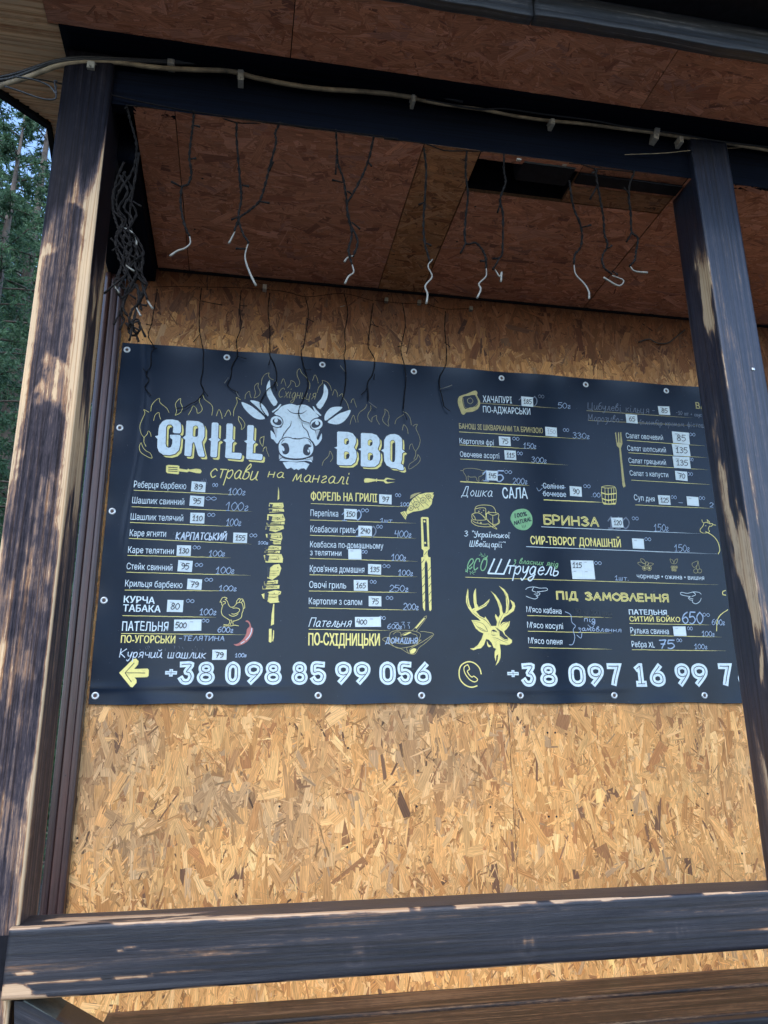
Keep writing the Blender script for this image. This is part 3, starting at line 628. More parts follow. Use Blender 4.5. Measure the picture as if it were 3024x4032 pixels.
# ---- built-in typeface for the printed lines
_fc = {}
def _area(P): return sum(P[i][0]*P[(i+1) % len(P)][1]-P[(i+1) % len(P)][0]*P[i][1] for i in range(len(P)))/2
def _inside(p, P):
    c = False
    for i in range(len(P)):
        (x1, y1), (x2, y2) = P[i], P[(i+1) % len(P)]
        if (y1 > p[1]) != (y2 > p[1]) and p[0] < (x2-x1)*(p[1]-y1)/(y2-y1)+x1: c = not c
    return c
def text_mesh(s, off=0):
    """outlines of the built-in typeface, each contour filled on its own so that overlapping ones stay solid"""
    if s in _fc: return _fc[s]
    cu = bpy.data.curves.new('t', 'FONT'); cu.body = s; cu.size = 1; cu.resolution_u = 2; cu.fill_mode = 'NONE'
    ob = bpy.data.objects.new('t', cu); COL.objects.link(ob); dg = bpy.context.evaluated_depsgraph_get(); dg.update()
    me = bpy.data.meshes.new_from_object(ob.evaluated_get(dg)); co = [(v.co.x, v.co.y) for v in me.vertices]
    nxt = {}
    for e in me.edges: nxt.setdefault(e.vertices[0], []).append(e.vertices[1]); nxt.setdefault(e.vertices[1], []).append(e.vertices[0])
    bpy.data.objects.remove(ob); bpy.data.curves.remove(cu); bpy.data.meshes.remove(me)
    seen = set(); loops = []
    for v0 in range(len(co)):
        if v0 in seen or v0 not in nxt: continue
        L_ = [v0]; seen.add(v0); v = v0+1 if v0+1 in nxt[v0] else nxt[v0][0]
        while v not in seen:
            L_.append(v); seen.add(v); c = [q for q in nxt[v] if q not in seen]
            if not c: break
            v = c[0]
        if len(L_) > 2:
            l = [co[q] for q in L_]; x0 = l[0][0]      # the soft sign's bowl laps back over its stem: pull it clear
            if abs(l[-1][0]-x0) < 1e-4 and any(x0 < l[i][0] < x0+.03 and abs(l[i][0]-l[i+1][0]) < 1e-4 and abs(l[i][1]-l[i+1][1]) > .2 for i in range(len(l)-1)):
                l[0] = (x0+.03, l[0][1]); l[-1] = (x0+.03, l[-1][1])
            loops.append(l)
    par = []
    for l in loops:          # a hole lies wholly inside a bigger contour wound the other way
        c = [m for m in loops if m is not l and abs(_area(m)) > abs(_area(l)) and _area(m)*_area(l) < 0 and all(_inside(p, m) for p in l)]
        par.append(min(c, key=lambda m: abs(_area(m))) if c else None)
    outer = [l for l, p in zip(loops, par) if p is None]; V = []; Fc = []; lay = []
    for k, o_ in enumerate(outer):
        grp = [o_]+[h for h, p in zip(loops, par) if p is o_]; tri = tessellate_polygon([[Vector((x, y, 0)) for x, y in l] for l in grp]); n0 = len(V)
        for l in grp: V += [(x, y, 0) for x, y in l]; lay += [k % 3]*len(l)
        Fc += [tuple(n0+i for i in t) for t in tri]
    V = np.array(V); V[:, 2] = lay; _fc[s] = (V, Fc); return V, Fc
CAPH = text_mesh('H', 0)[0][:, 1].max()
def ptext(c, s, x0, y0, x1, y1, h, mat=None, bold=.012, name='menu_text', lift=.0006, shear=0, rough=0, parent=None):
    """printed words; heavier faces get their weight from copies a hair to either side"""
    mat = mat or I_W; V, Fc = text_mesh(s, 0)
    a = wl(c, x0, y0); b = wl(c, x1, y1); t = wl(c, x0, y0-h); ch = t[1]-a[1]
    lo, hi = V[:, 0].min(), V[:, 0].max(); ex, ez = (b[0]-a[0]), (b[1]-a[1]); ik = Ink(); n = len(V)
    u = (V[:, 0]-lo)/(hi-lo); v = V[:, 1]/CAPH
    X = a[0]+ex*u+v*ch*shear; Z = a[1]+ez*u+v*ch
    if rough:
        Z = Z+ch*rough*(vn(u*len(s)*1.3, u*0, 7)-.5); X = X+ch*rough*.6*(vn(u*len(s)*2.1, v*2, 9)-.5)
    q = bold*ch
    for k, (dx, dz) in enumerate(((0, 0),) if bold < .005 else ((-q, -q*.5), (q, -q*.5), (-q, q*.5), (q, q*.5), (0, 0))):
        ik.V += [(x+dx, k*4e-5+l*1.3e-5, z+dz) for x, z, l in zip(X, Z, V[:, 2])]; ik.F += [tuple(i+k*n for i in f) for f in Fc]
    return ik.build(name, mat, parent or banner, lift, 'printed words '+s)

# ---- single stroke hand lettering
G = {}
def gl(ch, adv, s): G[ch] = (adv, [[tuple(float(v) for v in q.split(',')) for q in l.split()] for l in s.split('|')])
for r_ in '''а 8 6,8 3,10 0,5 2,0 5,2 6,9 6,2 8,0
б 7 6,18 2,15 0,6 1,1 3,0 6,2 6,7 4,10 1,8
в 7 0,1 1,12 4,18 5,14 1,9 5,8 6,3 3,0 0,1
г 6 0,8 3,10 4,7 1,4 0,1 2,0 5,2
д 8 6,8 3,10 0,5 2,0 5,2 6,9 6,-3 3,-8 0,-5 7,0
е 7 0,5 6,6 4,10 1,8 0,3 3,0 6,2
з 6 0,9 3,10 5,8 2,5 5,3 4,-4 1,-7
и 8 0,10 0,2 2,0 5,3 6,10|6,10 6,2 8,0
й 8 0,10 0,2 2,0 5,3 6,10|6,10 6,2 8,0|1,15 3,13 6,15
і 4 1,10 1,1 3,0|1,14 1,15.5
ї 5 1,10 1,1 3,0|0,14 0,15.5|3,14 3,15.5
к 7 0,10 0,0|6,10 1,5 6,0
л 8 0,0 2,2 4,10|4,10 6,9 6,1 8,0
м 10 0,0 2,10 4,2 7,10 8,1 10,0
н 8 0,10 0,0|0,5 6,5|6,10 6,0
о 7 3,10 0,5 3,0 6,5 3,10
п 8 0,10 0,0|0,8 4,10 6,8 6,0
р 7 0,10 0,-8|0,7 4,10 6,6 4,0 0,2
с 7 6,8 3,10 0,5 3,0 6,2
т 7 0,10 7,10|3,10 3,0
у 7 0,10 1,3 4,3 6,10|6,10 5,0 2,-7 0,-5
ф 9 4,16 4,-7|4,8 1,9 0,4 3,1 4,3 6,1 8,5 6,9 4,7
х 7 0,10 6,0|6,10 0,0
ц 9 0,10 0,0 6,0|6,10 6,0 7,-4
ч 7 0,10 1,5 5,5|6,10 6,0
ш 10 0,10 0,0|0,0 8,0|8,10 8,0|4,10 4,0
ь 6 0,10 0,0 4,0 5,3 4,5 0,5
ю 10 0,10 0,0|0,5 3,5|6,10 3,5 6,0 9,5 6,10
я 8 6,0 6,10 2,10 1,7 3,5 6,5|3,5 0,0
А 11 0,0 5,16|5,16 9,0|2,6 8,6
Б 10 9,16 1,16|1,16 1,0|1,0 6,0 9,4 6,9 1,9
Д 12 0,-3 0,0|0,0 10,0|10,0 10,-3|1,0 4,16|4,16 8,16|8,16 8,0
Е 9 7,16 0,16|0,16 0,0|0,0 7,0|0,8 6,8
З 9 0,14 4,16 7,12 3,9 8,5 4,0 0,2
И 10 0,16 0,0|0,0 8,16|8,16 8,0
Й 10 0,16 0,0|0,0 8,16|8,16 8,0|2,20 4,18 6,20
К 10 0,16 0,0|8,16 0,8|0,8 8,0
Л 10 0,0 5,16|5,16 9,0
М 12 0,0 1,16|1,16 5,4|5,4 9,16|9,16 10,0
Н 10 0,16 0,0|0,8 8,8|8,16 8,0
П 10 0,0 0,16|0,16 8,16|8,16 8,0
Р 9 0,0 0,16 6,15 7,11 5,8 0,8
С 10 9,13 6,16 1,12 0,5 4,0 8,2
Т 9 0,16 8,16|4,16 4,0
У 9 0,16 1,9 5,8 7,16|7,16 6,2 3,-3 0,-1
Ц 11 0,16 0,0|0,0 8,0|8,16 8,0|8,0 9,-4
Ш 14 2,16 0,0|0,0 11,0|7,16 5,0|13,16 11,0
Ь 8 0,16 0,0|0,0 4,0 6,4 4,8 0,8
Я 9 7,0 7,16|7,16 2,16 0,12 2,8 7,8|3,8 0,0
О 10 4.5,16 0,11 0,5 4.5,0 9,5 9,11 4.5,16
В 9 0,0 0,16|0,16 5,16 7.5,12.5 5,9 0,9|5,9 8.5,5 5,0 0,0
І 3 1,0 1,16
0 9 4,16 0,11 0,5 4,0 8,5 8,11 4,16
1 8 0,10 4,16|4,16 4,0|1,0 7,0
2 9 0,12 3,16 8,12 6,7 0,0|0,0 8,0
3 9 0,14 4,16 7,12 3,9 8,5 4,0 0,2
4 9 1,16 0,8|0,8 8,8|7,16 7,0
5 9 8,16 1,16|1,16 0,9|0,9 5,10 8,5 4,0 0,1
6 9 7,16 2,12 0,5 4,0 8,4 5,9 0,6
7 9 0,15 8,16|8,16 3,0|2,8 7,8
8 9 4,9 1,12 4,16 7,12 4,9 0,4 4,0 8,4 4,9
9 9 8,12 4,16 0,12 4,8 8,12 7,4 2,0
- 8 1,7 6,7
+ 8 1,6 6,6|3.5,9 3.5,3
( 5 4,16 1,10 1,4 4,-2
. 3 1,0 1,1
" 5 0,17 1,14|3,17 4,14'''.split('\n'):
    a_, b_, c_ = r_.split(' ', 2); gl(a_, float(b_), c_)
def hand_pl(s):
    """polylines of a hand written string in glyph units, and its width"""
    x = 0; out = []
    for ch in s:
        if ch == ' ': x += 8; continue
        if ch not in G: x += 6; continue
        adv, ls = G[ch]
        for l in ls:
            P = [(px_+x, py_) for px_, py_ in l]; out.append(catmull(P, 4) if len(P) > 2 else P)
        x += adv+1.6
    return out, x-2
def hand(c, s, x0, y0, x1, y1, h, w=3, mat=None, name='handwriting', lift=.0012, shear=.12, jit=.4, unit=16, parent=None, surf=True, close=False, seed=0):
    g = random.Random(s+str(x0)+str(seed)); pl, W = hand_pl(s); a = wl(c, x0, y0); b = wl(c, x1, y1); t = wl(c, x0, y0-h); ch = (t[1]-a[1])/unit
    ik = Ink(); ex, ez = (b[0]-a[0])/W, (b[1]-a[1])/W
    for P in pl:
        jx, jz = g.uniform(-jit, jit), g.uniform(-jit, jit)
        Q = [(a[0]+ex*(p[0]+jx)+p[1]*ch*shear, a[1]+ez*p[0]+(p[1]+jz)*ch) for p in P]; ik.line(Q, sc(c, w))
    return ik.build(name, mat or I_C, parent or banner, lift, 'hand written '+s.replace('"', ''), surf)
def uline(c, x0, y0, x1, y1, w=2.6, mat=None, seed=0):
    a = wl(c, x0, y0); b = wl(c, x1, y1); n = 34; g = random.Random(x0*7+y0); ik = Ink()
    P = [(a[0]+(b[0]-a[0])*i/n, a[1]+(b[1]-a[1])*i/n+g.uniform(-.0004, .0004)) for i in range(n+1)]
    ik.line(P, sc(c, w), taper=lambda t: (.92+.16*g.random())*(1 if t < .72 else max(.12, 1-(t-.72)/.30)), cap=False)
    return ik.build('underline', mat or I_Y, banner, .0004)
def shape(c, s_, smooth=0, holes=(), mat=None, name='print', lift=.0006, label=None, closed=True, shift=(0, 0)):
    ik = Ink(); P = [(x+shift[0], y+shift[1]) for x, y in pts(s_)]; P = [tuple(q) for q in (catmull(P, smooth, True) if smooth else P)]
    Hs = []
    for h_ in holes:
        Q = [(x+shift[0], y+shift[1]) for x, y in pts(h_)]; Q = catmull(Q, smooth, True) if smooth else Q; Hs.append([wl(c, *q) for q in Q])
    ik.poly([wl(c, *p) for p in P], Hs); return ik.build(name, mat or I_W, banner, lift, label)
def sk(ik, c, s_, w, smooth=4, closed=False, taper=None):
    for l in s_.split('|'):
        P = pts(l); P = catmull(P, smooth, closed) if smooth and len(P) > 2 else P
        ik.line([wl(c, *p) for p in P], sc(c, w), closed=closed, taper=taper)
def art(name, c, s_, w, mat=None, label=None, closed=False, lift=.0006, smooth=4, fills=(), fl=.0003, taper=None):
    ik = Ink()
    for f in fills:
        P = catmull(pts(f), 3, True); ik.poly([wl(c, *p) for p in P])
    sk(ik, c, s_, w, smooth, closed, taper); return ik.build(name, mat or I_Y, banner, lift, label)
TP = lambda t: max(.25, math.sin(math.pi*min(1, max(0, t)))**.5)

# ---- GRILL BBQ: yellow drop shadow, dark keyline, white face
LET = [('A', '290,720 300,680 330,640 370,618 440,616 500,628 528,655 535,700 533,750 520,768 460,765 445,755 450,700 430,672 390,672 372,700 366,880 375,915 400,926 425,915 438,880 440,835 415,815 412,790 420,782 520,785 530,795 522,900 510,950 470,990 410,1006 340,1000 295,970 275,920 278,830 250,800 285,790', []),
 ('A', '592,632 605,628 720,635 770,660 790,710 788,800 775,835 760,860 765,900 792,1010 785,1022 735,1020 720,1005 680,870 668,862 655,880 645,1005 632,1016 580,1012 570,1000 580,835 552,815 583,790', ['662,715 668,690 690,682 715,690 722,715 718,790 705,805 675,805 660,795']),
 ('A', '868,660 880,648 930,650 942,662 936,815 962,838 934,860 925,1015 912,1028 862,1024 852,1012 860,852 832,832 862,815', []),
 ('A', '1028,672 1040,658 1085,660 1098,675 1092,830 1118,848 1090,872 1085,975 1185,980 1195,992 1188,1038 1175,1048 1025,1035 1014,1022 1022,865 992,842 1024,825', []),
 ('A', '1255,688 1266,675 1315,677 1326,690 1320,840 1346,860 1318,885 1312,985 1410,992 1421,1003 1416,1048 1402,1058 1252,1046 1242,1035 1250,875 1220,852 1252,838', []),
 ('C', '355,740 368,728 500,735 560,755 600,810 602,870 575,940 605,985 612,1060 590,1130 540,1168 470,1172 365,1165 352,1150 354,960 320,940 356,925', ['446,840 455,822 485,815 505,830 512,860 505,890 480,905 455,895 445,880', '445,1010 455,990 485,988 510,1005 520,1040 508,1080 480,1092 452,1085 445,1070']),
 ('C', '665,760 678,748 810,755 870,775 908,825 910,890 885,960 915,1005 920,1080 898,1150 850,1188 780,1192 675,1185 663,1170 666,980 630,960 667,945', ['755,858 764,840 794,832 814,848 820,878 812,908 790,920 764,912 754,898', '755,1028 764,1008 795,1005 820,1022 828,1058 816,1098 790,1110 762,1102 754,1088']),
 ('C', '970,840 1000,790 1050,765 1110,762 1160,780 1200,820 1205,880 1203,965 1240,990 1204,1015 1200,1100 1185,1150 1215,1170 1228,1225 1205,1238 1165,1230 1130,1212 1060,1205 1000,1170 970,1110 964,1005 930,975 966,955', ['1046,870 1060,845 1090,840 1110,860 1115,900 1112,1100 1100,1128 1075,1130 1055,1110 1046,1080'])]
for i, (c, P, hs) in enumerate(LET):
    s3 = CR[c][2]/2.765; sh = (27*s3, 27*s3) if c == 'A' else (24*s3, 24*s3)
    shape(c, P, holes=hs, mat=I_Y, name='letter_shadow', lift=.0005, shift=sh)
    ik = Ink(); Q = pts(P); ik.line([wl(c, *q) for q in Q], sc(c, 19*s3), closed=True)
    for h_ in hs: ik.line([wl(c, *q) for q in pts(h_)], sc(c, 10*s3), closed=True)
    ik.build('letter_outline', I_D, banner, .0008)
    shape(c, P, holes=hs, mat=I_W, name='big_letter', lift=.0014)

# ---- flames
art('flame_outline', 'A', '205,525 215,460 260,405 300,385 300,420 330,455 380,495 402,540|185,538 130,510 140,550 100,640 85,700 100,770 130,815 130,860 152,908|130,815 165,775 178,740 200,765 208,800|235,630 250,570 290,538 300,580 312,614|470,570 485,520 472,450 500,405 530,388 528,430 548,480 540,520 515,550 470,570|615,563 650,500 662,466 700,495 712,547 750,530 765,495 740,440 733,400 765,345 790,395 860,450 878,500 868,570|918,577 945,505 970,550 982,605|1008,583 1045,512 1070,540 1072,570|1105,578 1110,510 1145,430 1135,375 1180,400|1160,580 1160,620 1190,680 1190,725 1220,700 1228,665 1205,620 1165,582|1435,798 1400,815 1392,850 1420,908 1430,860 1437,798|1425,962 1435,930 1460,912 1465,950 1490,1015|100,870 82,905 88,960 130,1000 215,1038 200,985 150,955 120,920 100,870', 4.2, I_Y, 'yellow outlined flames around the title')
art('flame_outline', 'B', '362,285 370,210 410,150 460,130 455,165 480,200 520,222|545,235 565,265 572,300|265,455 285,390 270,320 290,280 322,262 318,310 345,365 340,410 300,445 265,455|148,470 158,410 205,368 215,420 230,458|618,270 648,205 670,250 683,298|703,325 745,270 748,228 800,258 815,310 855,285 860,240 832,170 830,110 862,75 890,130 950,190 995,265 990,340|1030,230 1060,155 1090,200 1105,262|1092,388 1110,320 1160,260 1158,228 1220,248 1260,300 1277,360|1290,422 1318,348 1350,385 1360,445|1378,430 1415,400 1430,450 1480,520 1510,615|1533,520 1540,490 1565,465 1580,510 1605,580|400,955 350,985 342,1030 378,1090 392,1030 400,955|385,1155 395,1110 425,1095 430,1140 462,1218|1155,1340 1175,1280 1240,1215 1258,1150 1290,1210 1290,1250 1260,1290', 4.6, I_DY, 'dull yellow flames above the cow head')
art('flame_outline', 'C', '525,635 540,570 570,515 585,560 602,610|630,610 625,540 650,480 720,425 745,375|792,390 795,440 760,500 760,550 805,605 815,550 870,520 872,570 910,638|978,435 980,490 950,560 965,610 1030,660 1020,600 1035,540 1020,470 978,435|1110,630 1125,580 1160,545 1225,510|1218,468 1270,495 1310,560 1325,645|1208,712 1215,670 1230,640 1270,690 1283,760|1345,660 1370,640 1403,638 1385,690 1420,770 1440,850 1420,930 1385,985 1380,1040 1358,1090|1298,962 1305,915 1335,890 1350,940 1380,990|1410,1028 1440,1080 1425,1130 1370,1180 1295,1220 1298,1160 1350,1120 1395,1080 1410,1028', 4.6, I_DY, 'dull yellow flames around the right end of the title')

# ---- cow head
def cow(P, sm=3, m=None, lift=.0006, nm='cow_head_print', holes=()): shape('B', P, sm, mat=m or I_W, name=nm, lift=lift, holes=holes)
cow('103,510 180,535 250,575 330,640 411,718 350,738 270,715 190,650 130,580')
cow('215,492 290,495 360,525 420,590 455,660 452,692 425,690 370,640 300,570')
cow('472,220 430,300 432,400 460,470 525,562 574,512 520,420 480,320', 2); cow('1180,270 1230,350 1225,440 1195,510 1130,603 1078,545 1140,470 1175,380', 2)
cow('1527,614 1500,690 1430,770 1340,802 1228,775 1290,720 1380,660 1450,635'); cow('1420,580 1350,570 1260,590 1195,670 1187,740 1215,747 1290,690 1370,630')
cow('606,535 624,542 590,590 510,648 498,632 560,590', 1); cow('1030,565 1048,568 1080,610 1147,685 1130,690 1060,640', 1)
cow('530,662 575,620 625,565 700,540 760,533 828,553 900,542 960,555 1010,590 1060,640 1115,700 1060,720 1010,760 1000,850 1060,880 1085,985 1110,1000 1148,915 1152,985 1125,1035 1070,1085 1040,1030 990,1000 900,985 760,985 640,985 600,1010 567,1055 520,1000 490,985 483,920 487,878 540,940 555,975 570,850 620,845 640,780 600,710', 2)
art('cow_head_detail', 'B', '700,598 750,645 830,662 900,655 955,618|755,755 740,820 690,880 640,960 625,1000|890,765 905,830 960,890 985,960 1010,1010|655,900 640,960|980,920 985,975', 13, I_D, lift=.0011, taper=TP)
for cx_, cy_, m_ in ((560, 765, 1), (1082, 800, -1)):
    ik = Ink(); e = lambda rx, ry, dx=0, dy=0, tilt=.35*m_: [wl('B', cx_+dx+rx*math.cos(t)*math.cos(tilt)-ry*math.sin(t)*math.sin(tilt), cy_+dy+rx*math.cos(t)*math.sin(tilt)+ry*math.sin(t)*math.cos(tilt)) for t in np.arange(26)*2*math.pi/26]
    for (rx, ry, mt, lf, dx, dy) in ((92, 82, I_D, .0009, 0, 0), (80, 70, I_W, .0013, 0, 0), (62, 42, I_D, .0017, 8*m_, 4), (24, 27, I_W, .0021, -6*m_, -14)):
        ik = Ink(); ik.poly(e(rx, ry, dx, dy)); ik.build('cow_eye_print', mt, banner, lf)
cow('580,1060 610,1000 680,965 740,970 790,985 860,985 920,972 980,985 1035,1035 1052,1110 1040,1180 1000,1225 920,1250 820,1262 700,1250 630,1225 590,1180 577,1120', 3, I_D, .0015)
cow('590,1070 620,1010 690,975 740,982 790,998 860,998 920,984 970,995 1022,1045 1040,1110 1028,1170 990,1212 920,1238 820,1248 710,1238 640,1212 602,1170 590,1120', 3, I_W, .0019)
cow('620,1068 660,1045 705,1055 725,1110 722,1165 690,1193 650,1190 636,1160 640,1130 655,1100', 3, I_D, .0023); cow('1015,1090 975,1063 930,1070 908,1120 910,1180 945,1208 985,1205 1000,1170 985,1130 975,1110', 3, I_D, .0023)
cow('650,1105 663,1120 660,1150 645,1150 638,1130', 2, I_W, .0027); cow('970,1130 985,1140 985,1170 970,1165 962,1148', 2, I_W, .0027)
cow('598,1275 640,1240 720,1262 820,1270 910,1262 985,1240 1028,1298 950,1275 820,1290 700,1282', 2, I_W, .0011)
cow('640,1297 720,1288 820,1298 920,1292 990,1320 965,1360 945,1397 920,1375 880,1378 845,1398 820,1382 790,1395 750,1365 700,1385 680,1365', 1, I_W, .0007)
art('cow_head_detail', 'B', '640,1250 730,1258 820,1262 920,1256 1000,1262|620,1060 640,1020 668,1005|1012,1080 1000,1040 970,1010|770,990 800,985 830,992 860,985', 9, I_D, lift=.0029, taper=TP)
for q in ('512,835 572,850 553,960', '1126,872 1068,878 1082,985', '592,1195 645,1225 592,1258', '1035,1220 985,1240 1035,1278'): shape('B', q, mat=I_GR, name='hatching', lift=.0011)

# ---- tools beside the slogan
shape('A', '372,1118 395,1110 500,1115 515,1125 515,1150 600,1162 612,1150 625,1160 700,1150 745,1158 758,1180 745,1202 700,1198 620,1180 600,1190 512,1180 512,1205 500,1212 385,1200 370,1185', 0, ['395,1132 495,1138 495,1146 395,1140', '395,1152 495,1158 495,1166 395,1160', '395,1172 495,1178 495,1186 395,1180'], I_Y, 'spatula_print', label='yellow spatula left of the slogan')
shape('C', '706,1365 720,1340 760,1338 860,1352 875,1340 880,1358 970,1358 990,1335 1010,1333 1120,1358 1015,1352 990,1370 1015,1390 1115,1388 1010,1408 985,1405 965,1380 880,1372 872,1388 858,1375 760,1395 715,1395', 0, (), I_Y, 'fork_print', label='yellow carving fork right of the slogan')
hand('A', 'страви', 845, 1245, 1360, 1275, 95, 11, I_Y, 'slogan_text', unit=10, shear=.25, jit=.2); hand('B', 'на', 445, 1490, 655, 1500, 72, 11, I_Y, 'slogan_text', unit=10, shear=.25, jit=.2)
hand('T', 'мангалі', 925, 670, 1195, 684, 34, 4.4, I_Y, 'slogan_text', unit=10, shear=.25, jit=.2)
hand('B', 'Східниця', 582, 445, 1066, 478, 125, 5.5, I_DY, 'small_script', shear=.2, jit=.2)

# ---- printed dishes: crop, words, baseline left, baseline right, cap height
for a in (('L', 'Реберця барбекю', 178, 49, 427, 57, 30), ('L', 'Шашлик свинний', 170, 124, 418, 132, 29), ('L', 'Шашлик телячий', 162, 202, 413, 209, 29), ('L', 'Каре ягняти', 158, 280, 331, 284, 30),
          ('L', 'Каре телятини', 150, 360, 368, 366, 29), ('L', 'Стейк свинний', 143, 438, 361, 445, 29), ('L', 'Крильця барбекю', 136, 520, 409, 528, 30),
          ('L', 'Перепілка', 1020, 184, 1152, 188, 29), ('L', 'Ковбаски гриль', 1020, 261, 1235, 266, 30), ('L', 'Ковбаска по-домашньому', 1018, 333, 1367, 341, 28), ('L', 'з телятини', 1018, 371, 1167, 375, 27),
          ("L", "Кров'янка домашня", 1017, 450, 1277, 455, 30), ('L', 'Овочі гриль', 1014, 526, 1190, 530, 30), ('L', 'Картопля з салом', 1012, 604, 1266, 609, 29),
          ('P', 'Картопля фрі', 137, 334, 306, 344, 25), ('P', 'Овочеве асорті', 139, 399, 333, 409, 25), ('P', 'Салат овочевий', 958, 307, 1141, 318, 24), ('P', 'Салат шопський', 965, 369, 1155, 379, 24),
          ('P', 'Салат грецький', 971, 430, 1155, 440, 24), ('P', 'Салат з капусти', 977, 492, 1166, 501, 24), ('P', 'Суп дня', 998, 613, 1100, 622, 26), ('P', 'Соління', 549, 555, 653, 560, 25), ('P', 'бочкове', 550, 593, 663, 598, 25),
          ("Q", "М'ясо кабана", 467, 577, 640, 586, 27), ("Q", "М'ясо косулі", 471, 654, 648, 661, 28), ("Q", "М'ясо оленя", 476, 731, 645, 738, 28), ('Q', 'Рулька свинна', 980, 681, 1170, 686, 28), ('Q', 'Ребра XL', 987, 749, 1100, 752, 28),
          ('Q', 'чорниця • ожина • вишня', 1012, 409, 1345, 419, 22)): ptext(*a, bold=.002)
for a in (('L', 'КУРЧА', 130, 596, 277, 602, 30), ('L', 'ТАБАКА', 126, 638, 304, 643, 31), ('Q', 'ПАТЕЛЬНЯ', 973, 588, 1160, 591, 23)): ptext(*a, bold=.03, rough=.05)
ptext('L', 'ПАТЕЛЬНЯ', 121, 730, 341, 733, 42, bold=.012, rough=.1); ptext('P', 'ХАЧАПУРІ', 252, 131, 395, 137, 31, bold=.006); ptext('P', 'ПО-АДЖАРСЬКИ', 253, 181, 486, 193, 30, bold=.006)
ptext('P', 'САЛА', 350, 602, 472, 607, 50, bold=.015, rough=.12)
for a in (('L', 'ПО-УГОРСЬКИ', 116, 788, 374, 791, 34), ('L', 'ФОРЕЛЬ НА ГРИЛІ', 1022, 108, 1337, 118, 38), ('L', 'ПО-СХІДНИЦЬКИ', 1010, 800, 1350, 803, 55), ('Q', 'СИР-ТВОРОГ ДОМАШНІЙ', 488, 241, 933, 257, 38), ('Q', 'СИТИЙ БОЙКО', 976, 622, 1226, 626, 23)):
    ptext(*a, mat=I_Y, bold=.022, rough=.06)
ptext('P', 'БАНОШ ЗІ ШКВАРКАМИ ТА БРИНЗОЮ', 135, 261, 548, 284, 25, mat=I_DY, bold=.016)
for a in (('Q', 'БРИНЗА', 552, 141, 828, 154, 42), ('Q', 'ПІД ЗАМОВЛЕННЯ', 619, 512, 1171, 526, 35)):
    hand(*a, 10, I_Y, 'menu_text', .0006, shear=0, jit=0); hand(*a, 1.5, I_D, 'letter_inline', .0013, shear=0, jit=0)
ptext('E', 'ВА', 985, 200, 1140, 215, 95, mat=I_DY, bold=.02)
U_ = '''L 178,62,697,84|L 168,140,740,163|L 160,215,655,234|L 155,291,740,318|L 148,372,640,383|L 143,452,735,467|L 135,537,668,541|L 124,659,570,667|L 118,744,716,750
L 1022,125,1500,141|L 1018,203,1525,219|L 1018,276,1525,291|L 1017,386,1530,401|L 1016,464,1528,474|L 1013,541,1528,550|L 1012,622,1535,634|L 1012,724,1400,730
P 235,135,645,162|P 135,277,765,313|P 137,341,515,362|P 140,411,672,440|P 962,319,1348,346|P 969,380,1356,404|P 975,441,1363,464|P 983,515,1373,537|P 1003,637,1388,655|P 763,172,1290,208|P 770,220,1335,248
Q 165,405,1412,442|Q 470,594,890,604|Q 474,671,890,680|Q 480,752,890,760|Q 975,633,1380,640|Q 980,690,1430,700|Q 987,762,1450,768'''
for q in U_.replace('\n', '|').split('|'):
    c, v = q.split(' '); v = [float(t) for t in v.split(',')]; dim = c == 'P' and v[1] < 260
    uline(c, *v, mat=I_DY if dim else I_Y)
uline('Q', 540, 156, 1325, 190, 3, I_W); uline('Q', 465, 254, 1405, 290, 3, I_W); uline('P', 140, 522, 482, 541, 5); uline('P', 552, 612, 855, 625, 5)

# ---- brush script
hand('L', 'Пательня', 1012, 711, 1212, 712, 42, 3.4, I_W, 'script_text', shear=.3, jit=.2); hand('P', 'Дошка', 147, 592, 297, 597, 46, 3.4, I_W, 'script_text', shear=.25, jit=.2)
hand('Q', 'З "Української', 160, 203, 385, 212, 27, 3.4, I_W, 'script_text', shear=.15); hand('Q', 'Швейцарії"', 185, 252, 362, 258, 27, 3.4, I_W, 'script_text', shear=.1)
hand('Q', 'Ш', 277, 386, 372, 390, 72, 8, I_W, 'script_text', shear=.3, jit=0); hand('Q', 'трудель', 368, 388, 622, 395, 40, 6, I_W, 'script_text', unit=10, shear=.3, jit=.2)
hand('Q', 'з власних ягід', 402, 334, 622, 352, 15, 3.2, I_G, 'script_text', unit=10, shear=.3, jit=.2)
art('eco_text', 'N', '330,1320 400,1240 395,1180 350,1190 300,1290 290,1400 260,1420|300,1330 340,1370 380,1330|525,1230 520,1180 470,1180 420,1290 430,1390 490,1350|640,1160 590,1200 550,1310 560,1390 610,1390 655,1300 665,1190 640,1150|600,1165 640,1190 675,1120', 20, I_G, 'green hand lettered word eco')
art('leaf_sprig', 'N', '515,1105 560,1100 600,1120 640,1170|545,1060 575,1100|625,1075 630,1120|560,1135 600,1130|330,1410 370,1440 420,1475|350,1475 345,1440|380,1430 400,1400|395,1440 450,1425|260,1420 262,1370|290,1445 292,1390', 9, I_G)

